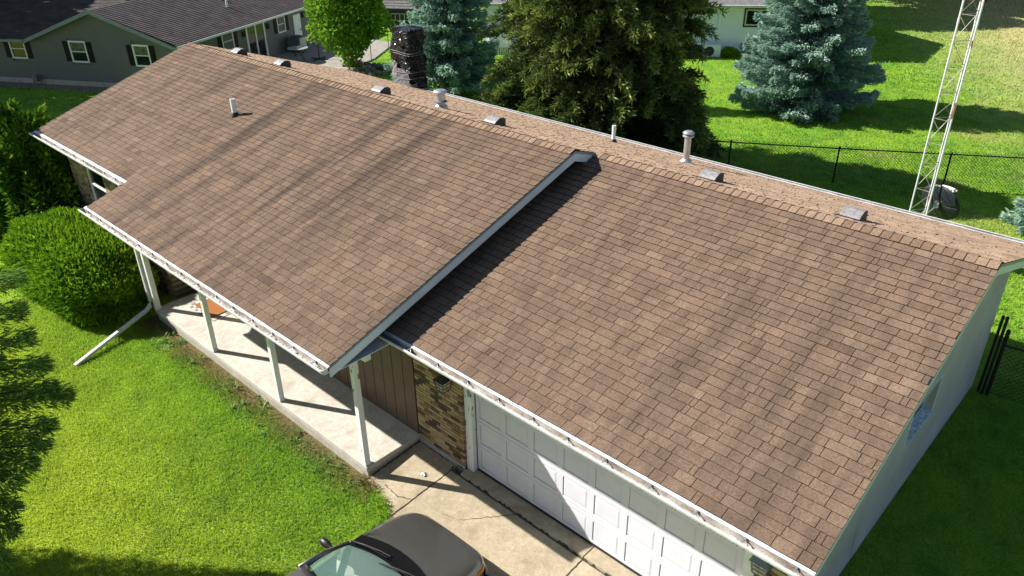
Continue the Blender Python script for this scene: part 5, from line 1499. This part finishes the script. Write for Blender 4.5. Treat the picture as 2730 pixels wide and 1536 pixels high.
mb = MB(); mb.prism([WE0+np.array([0, 0, .01]), WE1+np.array([0, 0, .01]), WE1-np.array([0, 0, .11]), WE0-np.array([0, 0, .11])], -WN*.12); mb.build('gutter', M_ALU, wh)
mb = MB(); mb.prism([ww(-.45, 2.36, .49), ww(LW+.45, 2.36, .49), ww(LW+.45, 2.36, .0), ww(-.45, 2.36, 0)], (0, 0, .02)); mb.build('soffit', M_WHITE, wh)
for s0, s1 in ((0, .15), (LW-.15, LW)):
    mb = MB(); mb.prism([ww(s0, 2.38, -.03), ww(s0, 2.38, -9.2), ww(s0, 4.2, -4.6)], WU*.15); mb.build('gable_wall', M_CLAP, wh)
hp = thing('heat_pump', 'white heat pump with round fan against the white house', 'heat pump', tuple(ww(12.4, -.22, .45)))
ang = math.atan2(WU[1], WU[0])
MB().box(ww(12.35, .10, .45), (.88, .32, .62), 0, rotz(ang)).build('cabinet', M_CLAP, hp, bevel=.02)
mb = MB(); th_ = np.arange(25)/24*6.283; c = ww(12.2, .10, .615)
for r in (.06, .12, .18, .24): mb.tube([c+WU*r*math.cos(t)+np.array([0, 0, r*math.sin(t)]) for t in th_], .012, 5, cap=False)
mb.build('fan_grille', M_BLACK, hp)
MB().prism([c+WU*.24*math.cos(t)+np.array([0, 0, .24*math.sin(t)]) for t in th_[:-1]], WN*.004).build('fan_opening', simple('fan_dark', (.05, .05, .05), .6), hp)
mb = MB()
for s in (12.05, 12.65): mb.box(ww(s, -.21, .45), (.08, .3, .04), 0, rotz(ang))
mb.build('feet', M_BLACK, hp)
eb = thing('meter_box', 'grey electric meter box low on the white house wall', 'meter box', tuple(ww(14.05, 0, .06)))
MB().box(ww(14.05, .28, .08), (.34, .12, .32), 0, rotz(ang)).build('box', M_GREYMET, eb, bevel=.01)
mb = MB(); mb.tube([ww(14.15, .14, .07), ww(14.15, -.2, .07)], .02, 6); mb.build('conduit', M_GREYMET, eb)
lt = thing('lattice_box', 'white lattice box at the left end of the white house', 'lattice box', tuple(ww(1.0, -.22, .5)))
for k in range(9):
    MB().box(ww(.5+.125*k, .40, .80), (.05, .03, 1.25), 0, rotz(ang)).build('slat', M_WHITE, lt)
MB().box(ww(1.0, 1.02, .80), (1.15, .06, .06), 0, rotz(ang)).box(ww(.43, .40, .45), (.05, .7, 1.25), 0, rotz(ang)).box(ww(1.57, .40, .45), (.05, .7, 1.25), 0, rotz(ang)).build('frame', M_WHITE, lt)
blob('small clipped green shrub under the white house meter box', 'foundation_shrub', 'shrub', tuple(ww(13.3, .0, .55)), (.45, .32, .28), 2600, M_YEW, 91, (.09, .04), .3, .12, False, 2.4)
# shed with a ladder hung on it
sh = thing('garden_shed', 'dark weathered shed with a grey shingled roof beyond the maple', 'shed', (-34, 25.6, -.22))
SA = np.array([-35.2, 24.7, -.22]); SU = np.array([.86, .51, 0]); SN = np.array([-.51, .86, 0])
def sp(s, z, o=0): return SA+SU*s-SN*o+np.array([0, 0, z])
MB().prism([sp(0, 0), sp(3.2, 0), sp(3.2, 1.15), sp(0, 1.15)], SN*2.4).build('wall', simple('shed_dark_wood', (.035, .035, .038), .8), sh)
M_SHEDR = simple('shed_roof_grey', (.13, .125, .12), .9, var=.3)
for i in range(7):
    MB().prism([sp(-.2, 1.15+.13*i, .25-.22*i), sp(3.4, 1.15+.13*i, .25-.22*i), sp(3.4, 1.15+.13*(i+1)-.03, .25-.22*(i+1)), sp(-.2, 1.15+.13*(i+1)-.03, .25-.22*(i+1))], (0, 0, .05)).build('roof_board', M_SHEDR, sh)
la = thing('ladder', 'aluminium ladder hung sideways on the shed wall', 'ladder', tuple(sp(1.6, .4, .1)))
for z in (.45, .85):
    mb = MB(); mb.tube([sp(.3, z, .08), sp(3.1, z, .08)], .028, 6); mb.build('rail', M_GALV, la)
for k in range(9):
    mb = MB(); mb.tube([sp(.45+.31*k, .45, .08), sp(.45+.31*k, .85, .08)], .016, 6); mb.build('rung', M_GALV, la)
